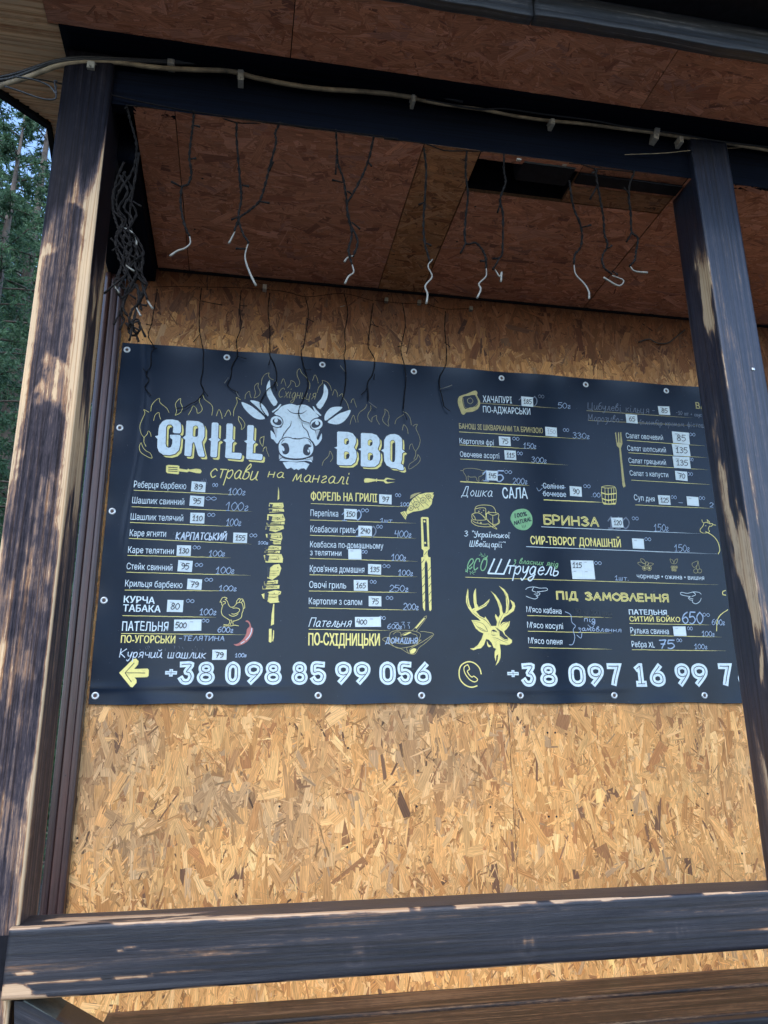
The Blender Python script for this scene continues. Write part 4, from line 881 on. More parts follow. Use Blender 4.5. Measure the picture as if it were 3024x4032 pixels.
# ---- big phone numbers: one thick rounded stroke, a dark inline, worn specks
BG = {'0': ['5,16 2.3,15.2 0,12 0,4 2.3,.8 5,0 7.7,.8 10,4 10,12 7.7,15.2 5,16'], '1': ['1,13.5 4,16 4.2,16 4.2,0', '1,0 7.4,0'], '3': ['0,16 9,16 5,9.6 8,8.4 9.6,5 8,1.2 5,0 2,.8 0,3.4'],
      '5': ['9,16 1,16 .6,9 5,9.6 8.6,7.4 9.2,4.4 7.6,1 4.4,0 1.6,1 0,3.2'], '6': ['7.5,16 2.4,9.6 .4,5.4 1.2,1.6 5,0 8.8,1.6 9.6,5 8.4,8.4 5,9.6 2.4,8.6'], '7': ['0,16 9.6,16 5.4,5 4,0'],
      '8': ['5,8.6 2,9.8 1,12.4 2,15 5,16 8,15 9,12.4 8,9.8 5,8.6 1.6,7.4 0,4.4 1.4,1.2 5,0 8.6,1.2 10,4.4 8.4,7.4 5,8.6'], '9': ['2.5,0 7.6,6.4 9.6,10.6 8.8,14.4 5,16 1.2,14.4 .4,11 1.6,7.6 5,6.4 7.6,7.4'],
      '+': ['0,8 8,8', '4,12 4,4']}
def phone_number(c, items, top, base):
    for ch, x0, x1 in items:
        a = wl(c, x0, base); b = wl(c, x1, base); t = wl(c, x0, top); Wd = b[0]-a[0]; Hh = t[1]-a[1]
        sw = Hh*.25; ik = Ink(); ik2 = Ink(); ik3 = Ink(); xs = [float(q.split(',')[0]) for l in BG[ch] for q in l.split()]; mxx = max(xs); mnx = min(xs)
        for l in BG[ch]:
            P = [(a[0]+sw/2+(p[0]-mnx)/(mxx-mnx)*(Wd-sw), a[1]+sw/2+p[1]/16*(Hh-sw)) for p in pts(l)]
            Q = catmull(P, 5) if ch in '035689' else P
            ik.line(Q, sw); ik2.line(Q, sw*.13, cap=False)
            g = random.Random(ch+str(x0))
            for _ in range(11):
                i = g.randrange(len(Q)-1); u = g.random(); p = Q[i]+(np.array(Q[i+1])-np.array(Q[i]))*u if isinstance(Q[i], np.ndarray) else np.array(Q[i])+(np.array(Q[i+1])-np.array(Q[i]))*u
                d = np.array(Q[i+1])-np.array(Q[i]); d = d/max(np.hypot(*d), 1e-6); nn = np.array([-d[1], d[0]])*g.choice((-1, 1))*sw*g.uniform(.2, .36)
                ik3.line([p+nn, p+nn+d*sw*g.uniform(.1, .4)], sw*.05, cap=False)
        o = ik.build('phone_digit', I_W, banner, .0005, None); ik2.build('digit_inline', I_D, banner, .0013); tag(ik3.build('digit_wear', I_GR, banner, .0012), kind='stuff')
phone_number('L', [('+', 322, 385)], 898, 965)
phone_number('L', [('3', 386, 463), ('8', 476, 562), ('0', 612, 683), ('9', 705, 790), ('8', 799, 882), ('8', 928, 1006), ('5', 1018, 1094), ('9', 1137, 1216), ('9', 1226, 1306), ('0', 1350, 1426), ('5', 1436, 1509), ('6', 1517, 1597)], 878, 989)
phone_number('Q', [('+', 371, 433)], 848, 912)
phone_number('Q', [('3', 443, 516), ('8', 537, 622), ('0', 679, 761), ('9', 774, 854), ('7', 866, 941), ('1', 1004, 1066), ('6', 1079, 1156), ('9', 1206, 1281), ('9', 1289, 1369), ('7', 1419, 1490), ('6', 1516, 1588)], 829, 945)
shape('Z', '50,228 190,90 220,85 245,110 240,145 200,190 335,185 348,200 345,260 330,272 205,275 225,300 225,330 185,375 165,370', 0, (), I_Y, 'arrow_print', label='fat yellow arrow pointing left')
art('arrow_inline', 'Z', '200,130 110,228 310,230|110,230 180,330', 6, I_D, lift=.0012, smooth=0)
art('phone_icon', 'D', '630,2010 600,1900 540,1820 460,1765 370,1745 280,1765 200,1820 160,1900 150,2000 165,2110 230,2210 330,2280 440,2300 540,2270', 26, I_Y, 'yellow ring around a telephone receiver')
art('phone_icon', 'D', '330,1815 270,1850 255,1910 275,1990 330,2080 400,2150 480,2185 540,2160 545,2120 470,2060 430,2080 370,2030 330,1950 375,1910 355,1840 330,1815', 20, I_Y, closed=True)

# ---- deer
def deer(P, sm=3, m=None, lift=.0006, holes=()): shape('D', P, sm, holes, m or I_Y, 'deer_head_print', lift)
deer('338,150 350,200 352,350 380,500 430,605 490,570 465,450 460,300 480,200 515,148 518,300 530,480 575,560 680,500 760,430 815,375 800,440 740,530 640,590 520,650 600,750 700,800 715,760 790,860 845,965 880,970 960,965 975,880 930,760 940,705 1000,790 1040,720 1030,600 980,440 900,290 838,208 940,290 1020,400 1080,540 1090,650 1110,700 1160,680 1175,560 1165,330 1120,220 1010,90 1130,170 1210,280 1240,420 1230,640 1290,590 1310,520 1260,395 1350,460 1372,540 1340,640 1240,710 1130,780 1060,880 1045,950 1100,890 1255,865 1240,960 1180,1040 1130,1080 1150,1150 1230,1220 1300,1275 1300,1330 1250,1370 1180,1385 1100,1370 1035,1365 1055,1500 1050,1660 1010,1760 945,1832 990,1700 1000,1580 960,1620 950,1740 920,1640 925,1530 955,1465 900,1440 860,1340 800,1270 740,1250 690,1380 630,1450 540,1470 460,1495 385,1460 470,1450 560,1380 640,1250 680,1130 590,1090 510,1020 418,840 540,845 620,860 560,800 440,700 350,580 300,460 300,330', 1)
deer('755,1290 790,1370 855,1405 800,1432 765,1390', 2)
art('deer_head_detail', 'D', '455,870 560,880 680,930 750,1040 760,1090 640,1060 540,980 455,870|530,975 630,1020 740,1085|440,650 500,605|440,660 560,760 700,830 800,930 850,1010|570,575 700,520 790,440|1110,710 1060,800 1020,900 1010,980|1110,710 1215,655 1195,400 1140,240|1060,980 1110,920 1230,880 1160,1010|850,1130 860,1070 910,1055 960,1080|850,1140 880,1170 960,1165|980,1000 1030,1080 1100,1160 1200,1240 1180,1290 1100,1250 1030,1190|870,1215 980,1240 1080,1290 1200,1330|900,1250 1050,1310|930,1320 975,1315|330,350 340,500 380,560|490,400 500,500|1010,450 1040,600', 9, I_D, lift=.0011, taper=TP)
deer('930,990 1010,1040 1090,1090 1140,1170 1215,1230 1190,1260 1140,1260 1060,1200 1030,1180 1025,1090 985,1050', 1, I_D, .0012)
deer('870,1060 920,1050 980,1110 930,1090 880,1090', 2, I_D, .0012)

# ---- kebab, fish, long fork, pan, hen, chilli
KP = ['388,55 398,120 400,215 378,235 384,130', '270,270 450,268 460,320 440,345 320,330 262,315', '262,345 460,350 465,385 270,400', '245,420 450,415 478,490 470,512 350,518 240,495', '235,530 470,520 470,550 235,556', '225,572 455,568 462,610 350,655 220,620', '220,680 430,660 442,730 430,765 230,725', '270,750 425,770 420,815 330,815', '210,870 290,832 425,840 422,888 230,892', '208,902 410,900 408,932 210,930', '195,960 270,942 430,945 450,1000 445,1058 220,1055', '245,1150 330,1085 400,1075 428,1130 400,1220 310,1285 240,1260 260,1200', '200,1305 385,1285 380,1335 200,1345', '180,1362 405,1355 400,1400 178,1410', '165,1475 270,1440 350,1420 425,1435 420,1470 385,1490 390,1560 405,1580 280,1592 190,1530', '322,1600 335,1605 330,1870 290,1888 300,1740', '265,1930 300,1930 300,2100 285,2115 262,2100', '322,1945 332,1960 330,2050 315,2100 308,2090']
for i, q in enumerate(KP): shape('K', q, 1, mat=I_Y, name='kebab_piece', lift=.0006)
ik = Ink(); g = random.Random(5)
for q in KP[1:15]:
    P = pts(q); cx_ = sum(p[0] for p in P)/len(P); cy_ = sum(p[1] for p in P)/len(P); hw = (max(p[0] for p in P)-min(p[0] for p in P))/2; hh_ = (max(p[1] for p in P)-min(p[1] for p in P))/2
    for _ in range(3):
        y0 = cy_+g.uniform(-.55, .55)*hh_; ik.line([wl('K', cx_-hw*g.uniform(.5, .9), y0), wl('K', cx_, y0+g.uniform(-5, 5)), wl('K', cx_+hw*g.uniform(.4, .85), y0+g.uniform(-6, 6))], sc('K', 4), taper=TP)
    for _ in range(5): ik.disc(wl('K', cx_+g.uniform(0, .7)*hw, cy_+g.uniform(-.6, .6)*hh_), sc('K', g.uniform(3, 7)), 7)
    x0 = cx_-hw*.95; ik.poly([wl('K', x0, cy_-hh_*.7), wl('K', x0+hw*.45, cy_-hh_*.5), wl('K', x0+hw*.3, cy_+hh_*.8), wl('K', x0, cy_+hh_*.6)])
ik.build('kebab_shading', I_D, banner, .0011)
shape('F', '655,125 640,150 660,155 640,210 630,270 590,320 500,350 400,365 325,400 300,400 330,330 360,250 400,200 470,150 560,128', 1, mat=I_Y, name='fish_print', label='yellow grilled fish with lemon slices')
shape('F', '240,375 300,355 325,405 305,465', 0, mat=I_Y, name='fish_print'); shape('F', '360,205 370,160 420,135 505,122 440,155 390,190', 1, mat=I_DY, name='fish_print')
art('fish_detail', 'F', '375,240 430,330|400,210 470,345|420,180 530,310|450,170 590,290|540,150 610,240|615,190 640,215|310,370 325,400|260,380 300,440|275,370 315,430', 5, I_D, lift=.0011, smooth=0)
for cx_, cy_, r_ in ((370, 320, 32), (438, 278, 39), (524, 224, 36), (590, 175, 30)):
    ik = Ink(); ik.disc(wl('F', cx_, cy_), sc('F', r_)); ik.build('lemon_slice', I_Y, banner, .0014)
    ik = Ink(); ik.line([wl('F', cx_+r_*math.cos(t), cy_+r_*math.sin(t)) for t in np.arange(16)*math.pi/8], sc('F', 5), closed=True)
    for t in np.arange(4)*math.pi/4: ik.line([wl('F', cx_-r_*.8*math.cos(t), cy_-r_*.8*math.sin(t)), wl('F', cx_+r_*.8*math.cos(t), cy_+r_*.8*math.sin(t))], sc('F', 3), cap=False)
    ik.build('lemon_slice_lines', I_D, banner, .0018)
shape('F', '495,440 510,430 580,432 592,445 603,825 580,850 580,900 590,930 615,932 628,1580 610,1605 598,1585 578,1010 560,968 542,1010 548,1585 540,1602 520,1560 500,935 525,925 530,850 505,825', 0, ['520,455 565,455 580,800 535,800'], I_Y, 'long_fork_print', label='tall yellow two pronged fork')
art('long_fork_detail', 'F', '505,1000 535,960|510,1100 540,1060|512,1200 542,1160|515,1300 545,1260|518,1400 545,1360|520,1500 546,1460|585,1100 615,1060|590,1200 618,1160|592,1300 620,1260|595,1400 622,1360|598,1500 624,1460|540,900 570,860|550,500 540,600 560,720|565,520 560,640', 6, I_D, lift=.0011, smooth=0)
ik = Ink(); [ik.disc(wl('F', *q), sc('F', 14)) for q in ((540, 486), (548, 753))]; ik.build('long_fork_detail', I_Y, banner, .0014)
art('pan_print', 'F', '105,1905 130,1860 230,1840 380,1845 470,1870 490,1910 440,1980 300,2010 160,1990 105,1930 105,1905|110,1930 115,1990 200,2060 330,2050 440,2020 485,1950|380,1845 420,1810 540,1675 562,1685 440,1850|100,1930 50,1930 20,1955 90,2000 160,2040 250,2070 340,2125 420,2135 470,2060 560,1990 655,1890 560,1860 490,1855|340,2120 320,2060 400,2030 500,1960|350,2100 380,2060 520,1980 640,1900|150,1890 190,1860 240,1870 250,1920|250,1900 300,1870 370,1860|180,1920 230,1950 300,1930 380,1950|380,1880 440,1900 450,1940', 5, I_DY, 'sketched pan of meat on a cloth')
shape('F', '360,2095 400,2065 440,2075 410,2125 365,2128', 2, mat=I_Y, name='pan_print'); shape('F', '420,1810 530,1690 550,1690 440,1820', 0, mat=I_Y, name='pan_print'); shape('F', '265,1900 350,1862 380,1868 300,1905', 1, mat=I_Y, name='pan_print')
art('steam_lines', 'F', '250,1740 290,1738 270,1770 295,1775 290,1815|330,1745 358,1742 335,1775 352,1790 350,1820|165,1745 215,1750 190,1780', 5, I_C, smooth=2)
art('hen_print', 'H', '400,290 420,255 480,240 550,260 545,290 500,300 560,350 600,450 640,520 710,535 770,510 830,440 900,395 980,400 1020,460 1040,560 1030,650 1000,720 985,830 900,900 790,940 730,960 740,1050|400,290 350,380 400,385 400,460 430,480 455,440 500,430 500,370 440,360|430,480 400,580 390,680 430,780 540,860 600,900 640,940 600,1050 460,1050|640,920 700,930 650,1060|440,1100 560,1090 680,1090 780,1070 900,1090|830,440 850,350 910,280 960,300 1010,290 1050,350 1075,450 1080,550 1040,580|730,565 850,560 930,600 900,680 780,740 690,730|615,755 700,800 800,790 890,730|920,380 960,310|990,390 1030,330', 16, I_Y, 'yellow sketched hen beside the chicken lines')
shape('H', '1115,930 1180,935 1240,1000 1275,1120 1330,1170 1325,1270 1270,1410 1160,1550 1020,1640 860,1685 790,1665 755,1635 850,1625 950,1570 1060,1450 1130,1320 1150,1190 1225,1110 1210,1030 1160,975 1120,975', 3, mat=I_R, name='chilli_print', label='red chilli pepper')
art('chilli_highlight', 'H', '1290,1160 1275,1270 1215,1400 1120,1510|1070,1550 970,1615', 24, I_W, lift=.0012)

# ---- right hand drawings
shape('X', '70,160 90,100 180,70 260,35 300,30 318,60 310,90 345,150 350,200 320,260 250,295 180,300 150,330 120,320 100,270 80,220', 2, mat=I_DY, name='cheese_bread_print', label='dull yellow boat shaped cheese bread')
shape('X', '130,110 200,95 290,85 330,170 300,230 220,240 165,260 135,200', 2, mat=I_D, name='cheese_bread_print', lift=.0010)
art('cheese_bread_lines', 'X', '135,120 150,220 190,250 280,230 325,170 290,90|190,140 230,120 260,160 230,195 195,175 190,140|90,120 120,100|80,200 110,240|240,270 300,250', 5, I_DY, lift=.0014)
art('pig_print', 'J', '78,80 100,78 118,62 180,58 250,68 280,80 305,82 300,95 280,100|100,78 108,100 130,135 132,170 150,168 148,130 170,140 220,140 232,172 250,178 248,140 270,130 300,110|290,160 275,178', 3.4, I_DY, 'faint sketched pig behind a price')
art('barrel_print', 'J', '1395,232 1395,300 1410,385 1440,393 1500,393 1525,385 1532,300 1520,235 1480,222 1430,222 1395,232 1440,242 1520,238|1425,245 1430,385|1455,245 1460,390|1485,245 1488,390|1508,245 1505,385', 5, I_Y, 'small yellow barrel')
art('barrel_print', 'J', '1392,285 1450,300 1528,292|1400,340 1450,355 1525,348|1410,380 1460,392 1520,384', 12, I_Y)
shape('P', '903,282 908,278 915,330 918,330 918,280 923,278 926,330 930,330 928,280 934,278 940,335 932,358 950,520 955,545 945,552 940,540 924,358 912,345', 0, (), I_DY, 'salad_fork_print', label='yellow fork left of the salads')
art('cheese_print', 'N', '440,290 440,210 480,160 600,140 750,155 820,220 840,300|385,315 440,295 530,300 630,400 620,430 450,430 385,400 385,315 430,370 450,430|530,300 640,380 670,290 880,300 885,400 880,490 780,510 670,420 670,300 780,340 880,310|780,345 780,500|370,420 380,480 480,540 650,560 800,545 900,490 905,430 880,400|450,215 540,195 640,210 640,330|640,400 700,450 860,600 780,570 690,500|390,440 450,480 600,510 680,505', 9, I_Y, 'yellow sketched cheeses on a board')
ik = Ink(); [ik.disc(wl('N', x_, y_), sc('N', r_)) for x_, y_, r_ in ((512, 265, 16), (565, 285, 12), (605, 245, 14), (535, 230, 8), (700, 270, 14), (490, 470, 14), (550, 485, 22), (700, 430, 8), (740, 410, 8), (590, 340, 8))]; ik.build('cheese_print', I_DY, banner, .0005)
shape('N', '1330,213 1410,220 1480,265 1530,350 1542,440 1530,520 1470,590 1400,622 1300,615 1220,575 1160,500 1125,430 1122,370 1160,285 1230,235', 3, mat=I_G, name='natural_badge', label='round green 100% natural badge')
ptext('N', '100%', 1205, 392, 1435, 350, 85, I_D, .04, 'badge_text', .0012); ptext('N', 'NATURAL', 1195, 530, 1520, 445, 78, I_D, .04, 'badge_text', .0012)
art('badge_text', 'N', '1340,530 1350,575|1375,520 1380,585|1410,520 1400,570', 9, I_D, lift=.0012, smooth=0)
art('hand_print', 'M', '385,55 400,45 430,42 460,48 495,48 497,60 460,66 445,68 460,75 455,85 440,88 450,95 435,105 405,98 388,90|430,42 420,60 440,70|430,80 450,78', 2.6, I_W, 'white outlined hand pointing right')
art('hand_print', 'M', '1308,80 1295,70 1265,68 1235,75 1203,70 1202,82 1235,90 1250,92 1240,100 1250,110 1262,112 1262,122 1280,130 1300,118 1308,100|1265,68 1278,82 1258,92|1265,105 1245,100', 2.6, I_W, 'white outlined hand pointing left')
for q in ('940,400 970,395 1000,415 970,425', '960,370 985,375 1000,405 975,400', '1055,405 1025,400 1010,418 1035,420', '1175,372 1195,380 1202,405 1185,400', '1230,372 1212,378 1203,405 1222,400', '1335,405 1360,390 1380,388 1365,425 1345,430'): art('berry_leaf', 'G', q, 2.6, I_DY, closed=True)
ik = Ink()
for x_, y_, r_, f in ((1008, 405, 13, 0), (990, 438, 16, 1), (1025, 438, 16, 1), (1190, 430, 9, 1), (1205, 430, 9, 1), (1222, 430, 9, 1), (1195, 450, 9, 1), (1212, 452, 9, 1), (1362, 458, 16, 0), (1390, 458, 15, 0)):
    ik.line([wl('G', x_+r_*math.cos(t), y_+r_*math.sin(t)) for t in np.arange(12)*math.pi/6], sc('G', 3), closed=True)
    if f: ik.disc(wl('G', x_, y_), sc('G', r_*.6))
sk(ik, 'G', '1378,390 1365,442|1378,390 1390,442', 2.6); ik.build('berries_print', I_DY, banner, .0006, 'small drawings of blueberries, blackberry and cherries')
art('small_cow_print', 'E', '1075,1995 1085,2030 1110,2045 1150,2035 1180,2050 1160,1995 1200,2035 1195,2060 1250,2060 1230,2100 1200,2100 1180,2150 1200,2180|1110,2045 1090,2100 1050,2150 1055,2190 1100,2212|1130,2095 1145,2090|1250,2075 1300,2082|1200,2180 1180,2200 1120,2210', 10, I_Y, 'yellow sketched cow partly behind the post')
art('small_cow_print', 'Q', '1350,180 1385,200 1410,230 1420,270 1412,290', 4, I_Y); art('vine_print', 'Q', '1405,670 1408,620 1425,590 1460,565|1450,470 1436,475 1436,490 1450,493', 4, I_Y)

# ---- chalk marker weights and kopecks
for a in '''L 100г 627 83 708 85 32|L 100г 614 158 722 160 40|L 100г 617 230 688 232 34|L 100г 770 318 818 320 14|L 100г 535 376 612 377 28|L 100г 568 458 657 460 32|L 100г 583 540 668 542 26|L 100г 490 655 570 657 30|L 600г 577 738 650 740 26|L 100г 660 857 715 857 18
L 100 1447 136 1490 138 17|L 1шт 1352 213 1408 215 18|L 400г 1420 285 1500 288 32|L 100г 1405 396 1475 399 30|L 100г 1438 467 1508 470 27|L 250г 1396 543 1485 546 30|L 200г 1462 630 1535 633 30|L 600г 1387 722 1455 724 24
P 50г 622 160 683 163 27|P 330г 695 308 778 312 28|P 150г 452 357 515 361 26|P 300г 492 428 567 432 28|P 200г 400 533 470 536 30|P .00 788 597 830 601 22|Q 150г 1095 178 1167 180 35|Q 150г 1197 277 1272 279 33|Q 1шт. 903 418 970 421 22
Q 600г 1382 640 1446 642 28|Q 100г 1333 695 1395 697 25|Q 100г 1296 758 1358 760 24|Q під 752 622 808 626 24|Q замовлення 722 668 935 676 22|L -ТЕЛЯТИНА 390 777 612 779 22'''.replace('\n', '|').split('|'):
    c, s_, *v = a.split(' '); hand(c, s_, *map(float, v), w=3.0)
hand('Q', '650', 1236, 632, 1338, 635, 56, 6); hand('Q', '75', 1122, 755, 1197, 757, 42, 6); hand('L', 'Курячий шашлик', 110, 858, 520, 862, 40, 3.6, I_CW)
hand('L', 'КАРПАТСЬКИЙ', 378, 296, 618, 299, 33, 5, I_CW); hand('Q', '110', 868, 163, 972, 166, 55, 7, I_C2); hand('P', '5', 320, 520, 353, 521, 52, 7, I_C); hand('P', '1', 250, 518, 282, 519, 50, 6, I_C)
hand('X', '0', 1000, 222, 1060, 226, 120, 13, I_C2); hand('X', '1', 830, 215, 900, 218, 110, 10, I_C2); hand('L', 'ДОМАШНЯ', 1378, 790, 1530, 792, 26, 4, I_C)
hand('L', '1', 1168, 205, 1195, 206, 45, 4); hand('L', '0', 1232, 204, 1258, 205, 48, 5); hand('L', '0', 1302, 282, 1330, 283, 50, 6, I_C2); hand('L', '1', 1235, 280, 1260, 281, 45, 5)
dm = dict(mat=I_C2, w=3)
hand('P', 'Цибулеві кільця', 770, 164, 1072, 186, 32, **dm); hand('P', '-', 1085, 182, 1103, 183, 24, **dm); hand('P', 'Морозиво-', 770, 222, 945, 232, 32, **dm)
hand('P', '(пломбір кремом фісташ', 1025, 240, 1345, 256, 24, **dm); hand('P', '-10 шт + соус', 1205, 190, 1330, 203, 18, **dm); hand('Q', '90 за 100 грам', 705, 585, 890, 597, 26, w=4, mat=I_D)
hand('P', '-', 1212, 636, 1242, 638, 24, 3); hand('P', '2', 1370, 648, 1388, 649, 22, 3)
art('brace_mark', 'Q', '658,575 685,590 690,625 708,645 697,665 705,700 695,735 677,738|770,640 790,655 805,632|715,690 735,705 740,680', 3, I_C); art('check_mark', 'P', '517,552 528,568 545,555|540,540 552,541|545,580 553,581|660,552 548,544|662,588 552,582', 2.4, I_C)
KOP = {'L': [(553, 44, 24), (520, 108, 50), (528, 186, 36), (730, 284, 34), (460, 341, 34), (470, 424, 36), (516, 495, 38), (428, 596, 36), (503, 690, 32), (1424, 92, 26), (1262, 165, 34), (1334, 243, 28), (1264, 362, 26), (1364, 430, 34), (1304, 505, 28), (1380, 582, 32), (1345, 677, 32)],
       'P': [(525, 110, 28), (648, 275, 28), (398, 318, 32), (420, 390, 26), (360, 482, 34), (748, 552, 34), (1270, 297, 28), (1268, 420, 20), (1260, 492, 26), (1180, 607, 26), (1318, 611, 28)],
       'Q': [(988, 122, 30), (1050, 224, 30), (802, 342, 34), (1338, 597, 32), (1260, 664, 26), (1207, 723, 26)]}
for c, l in KOP.items():
    for x_, y_, w_ in l: hand(c, '00', x_, y_, x_+w_, y_+2, 16, 2.6, I_C if not (c == 'P' and y_ < 120) else I_C2, 'kopeck_marks')
ik = Ink(); g = random.Random(3)      # smeared chalk left from wiped words
for _ in range(26):
    x_, y_ = g.uniform(130, 520), g.uniform(800, 838); ik.line([wl('L', x_, y_), wl('L', x_+g.uniform(-4, 8), y_+g.uniform(6, 18))], sc('L', 3), taper=TP)
for _ in range(16):
    x_, y_ = g.uniform(490, 530), g.uniform(5, 40); ik.line([wl('L', x_, y_), wl('L', x_+g.uniform(-8, 8), y_+g.uniform(6, 16))], sc('L', 5), taper=TP)
for _ in range(22):
    x_, y_ = g.uniform(350, 610), g.uniform(262, 296); ik.line([wl('L', x_, y_), wl('L', x_+g.uniform(6, 18), y_+g.uniform(-3, 3))], sc('L', 4), taper=TP)
ik.build('chalk_smear', I_C2, banner, .0007)

# ---------------------------------------------------------------- paper price stickers
STK = [('L', 452, 22, 520, 70, '89', 'beside the barbecue ribs, topmost of the left column'), ('L', 445, 90, 513, 138, '95', 'beside the pork kebab line below the ribs'), ('L', 447, 170, 515, 220, '110', 'beside the veal kebab line'),
 ('L', 652, 265, 718, 313, '155', 'beside the lamb rack line'), ('L', 383, 325, 450, 375, '130', 'beside the veal rack line'), ('L', 388, 397, 457, 450, '95', 'beside the pork steak line, over rounded white marks'),
 ('L', 433, 485, 502, 535, '79', 'beside the barbecue wings line'), ('L', 337, 585, 413, 642, '80', 'beside the bold chicken tabaka line'), ('L', 370, 678, 500, 732, '500', 'double width, above Hungarian words'),
 ('L', 552, 822, 620, 870, '79', 'just above the left phone number'), ('L', 1347, 83, 1406, 128, '97', 'after the yellow trout heading, left of the fish'), ('L', 1180, 152, 1240, 200, '150', 'beside the quail line'),
 ('L', 1248, 232, 1312, 280, '240', 'beside the grilled sausages line'), ('L', 1200, 343, 1262, 392, '', 'blank one beside the home style veal sausage'), ('L', 1294, 415, 1356, 463, '135', 'beside the blood sausage line'),
 ('L', 1226, 490, 1292, 541, '165', 'beside the grilled vegetables line'), ('L', 1297, 567, 1357, 615, '75', 'beside the potatoes with lard line'), ('L', 1232, 666, 1355, 713, '400', 'two wide, above tall yellow words'),
 ('X', 868, 110, 1012, 228, '185', 'beside the cheese bread drawing'), ('P', 1117, 152, 1172, 193, '85', 'in the faint line at the top right'), ('P', 957, 193, 1012, 235, '65', 'beside the faint ice cream line'),
 ('X', 1168, 490, 1312, 602, '150f', 'with faded digits after the banosh line'), ('P', 330, 302, 387, 346, '75', 'beside the french fries line'), ('P', 358, 370, 414, 415, '115', 'beside the vegetable platter line'),
 ('P', 270, 470, 323, 517, '145', 'between large chalk figures beside the pig drawing'), ('P', 680, 547, 738, 595, '90', 'beside the struck out barrel pickles, left of the barrel'), ('E', 600, 585, 868, 768, '85', 'large one in the first salad line right of the fork'),
 ('E', 602, 780, 875, 968, '135', 'large one in the second salad line'), ('E', 612, 984, 880, 1168, '135', 'large one in the third salad line'), ('E', 645, 1218, 835, 1365, '70', 'beside the cabbage salad line'),
 ('E', 370, 1606, 560, 1754, '125', 'beside the soup of the day'), ('E', 830, 1628, 1018, 1774, '', 'blank one right of the soup of the day price'), ('Q', 886, 112, 941, 160, '120', 'over chalk figures after the outlined word for sheep cheese'),
 ('Q', 988, 215, 1045, 265, '', 'blank one beside the yellow homemade curd line'), ('Q', 688, 323, 800, 415, '115q', 'four stickers in a block beside the strudel'), ('Q', 1190, 648, 1252, 695, '', 'blank one beside the pork knuckle line')]
for n_, (c, x0, y0, x1, y1, val, where) in enumerate(STK):
    g = random.Random(n_*13+1); a = wl(c, x0, (y0+y1)/2); b = wl(c, x1, (y0+y1)/2+ (x1-x0)*.03); t = wl(c, (x0+x1)/2, y0); u_ = wl(c, (x0+x1)/2, y1)
    cx_, cz_ = (a[0]+b[0])/2, (t[1]+u_[1])/2; wd_, hh_ = abs(b[0]-a[0])/2, abs(t[1]-u_[1])/2; tl = g.uniform(-.035, .035)
    yb = float(by(cx_, cz_)); ct, st = math.cos(tl), math.sin(tl)
    def pt(u, v, lift): return (cx_+u*wd_*ct-v*hh_*st, yb-lift, cz_+u*wd_*st+v*hh_*ct)
    N_ = 6; V = []; Fc = []
    curl = g.uniform(.0, .0012)
    for i in range(N_+1):
        for j in range(N_+1):
            u, v = i/N_*2-1, j/N_*2-1; lf = .0032 + curl*max(0, u*v*g.choice((1, 1)))**2
            if val == '115q' and u < -.6 and v < -.6: lf += .002
            V.append(pt(u, v, lf))
    Fc = [(i*(N_+1)+j, (i+1)*(N_+1)+j, (i+1)*(N_+1)+j+1, i*(N_+1)+j+1) for i in range(N_) for j in range(N_)]
    rim = [i*(N_+1) for i in range(N_+1)]+[N_*(N_+1)+j for j in range(1, N_+1)]+[i*(N_+1)+N_ for i in range(N_-1, -1, -1)]+[j for j in range(N_-1, 0, -1)]
    k0 = len(V); V += [(V[i][0], yb-.0022, V[i][2]) for i in rim]; Fc += [(rim[i], k0+i, k0+(i+1) % len(rim), rim[(i+1) % len(rim)])[::-1] for i in range(len(rim))]
    s = mk('price_sticker', V, Fc, I_P); num = val.rstrip('fq')
    tag(s, 'white price sticker '+(('reading '+num+' ') if num else '')+where, 'price sticker', 'paper price stickers on the banner')
    cells = [(-.5, 0, .5), (.5, 0, .5)] if num in ('500', '400') else ([(-.5, .5, .5), (.5, .5, .5), (-.5, -.5, .5), (.5, -.5, .5)] if val == '115q' else [(0, 0, 1)])
    ik = Ink()
    for cu_, cv_, s_ in cells:
        sv_ = .5 if val == '115q' else 1
        for P in ([(-.84, .8), (.84, .8), (.84, -.8), (-.84, -.8), (-.84, .8)],): ik.line([(cx_+(cu_+p[0]*s_)*wd_, cz_+(cv_+p[1]*sv_)*hh_) for p in P],   .0004, cap=False)
        ik.line([(cx_+(cu_-.7*s_)*wd_, cz_+(cv_+.62*sv_)*hh_), (cx_+(cu_-.25*s_)*wd_, cz_+(cv_+.60*sv_)*hh_)], hh_*.17*sv_, cap=False)
    ik.build('printed_frame', I_GR, s, 0, surf=yb-.0050)
    if num:
        cu_, cv_ = cells[0][0], cells[0][1]; pl, W = hand_pl(num); hs_ = hh_*(1.05 if len(num) < 3 else .95)*(.55 if val == '115q' else 1); ws_ = min(wd_*(1.05 if len(num) < 3 else 1.35)*(cells[0][2]*1.15 if len(cells) > 1 else 1), wd_*1.5)
        ik = Ink(); ex = ws_/W
        for P in pl: ik.line([(cx_+cu_*wd_-ws_/2+p[0]*ex+p[1]/16*hs_*.1, cz_+cv_*hh_-hs_*.55+p[1]/16*hs_) for p in P], .0028 if val != '150f' else .002)
        ik.build('handwritten_price', I_K if val != '150f' else I_K2, s, 0, 'price '+num, surf=yb-.0052)
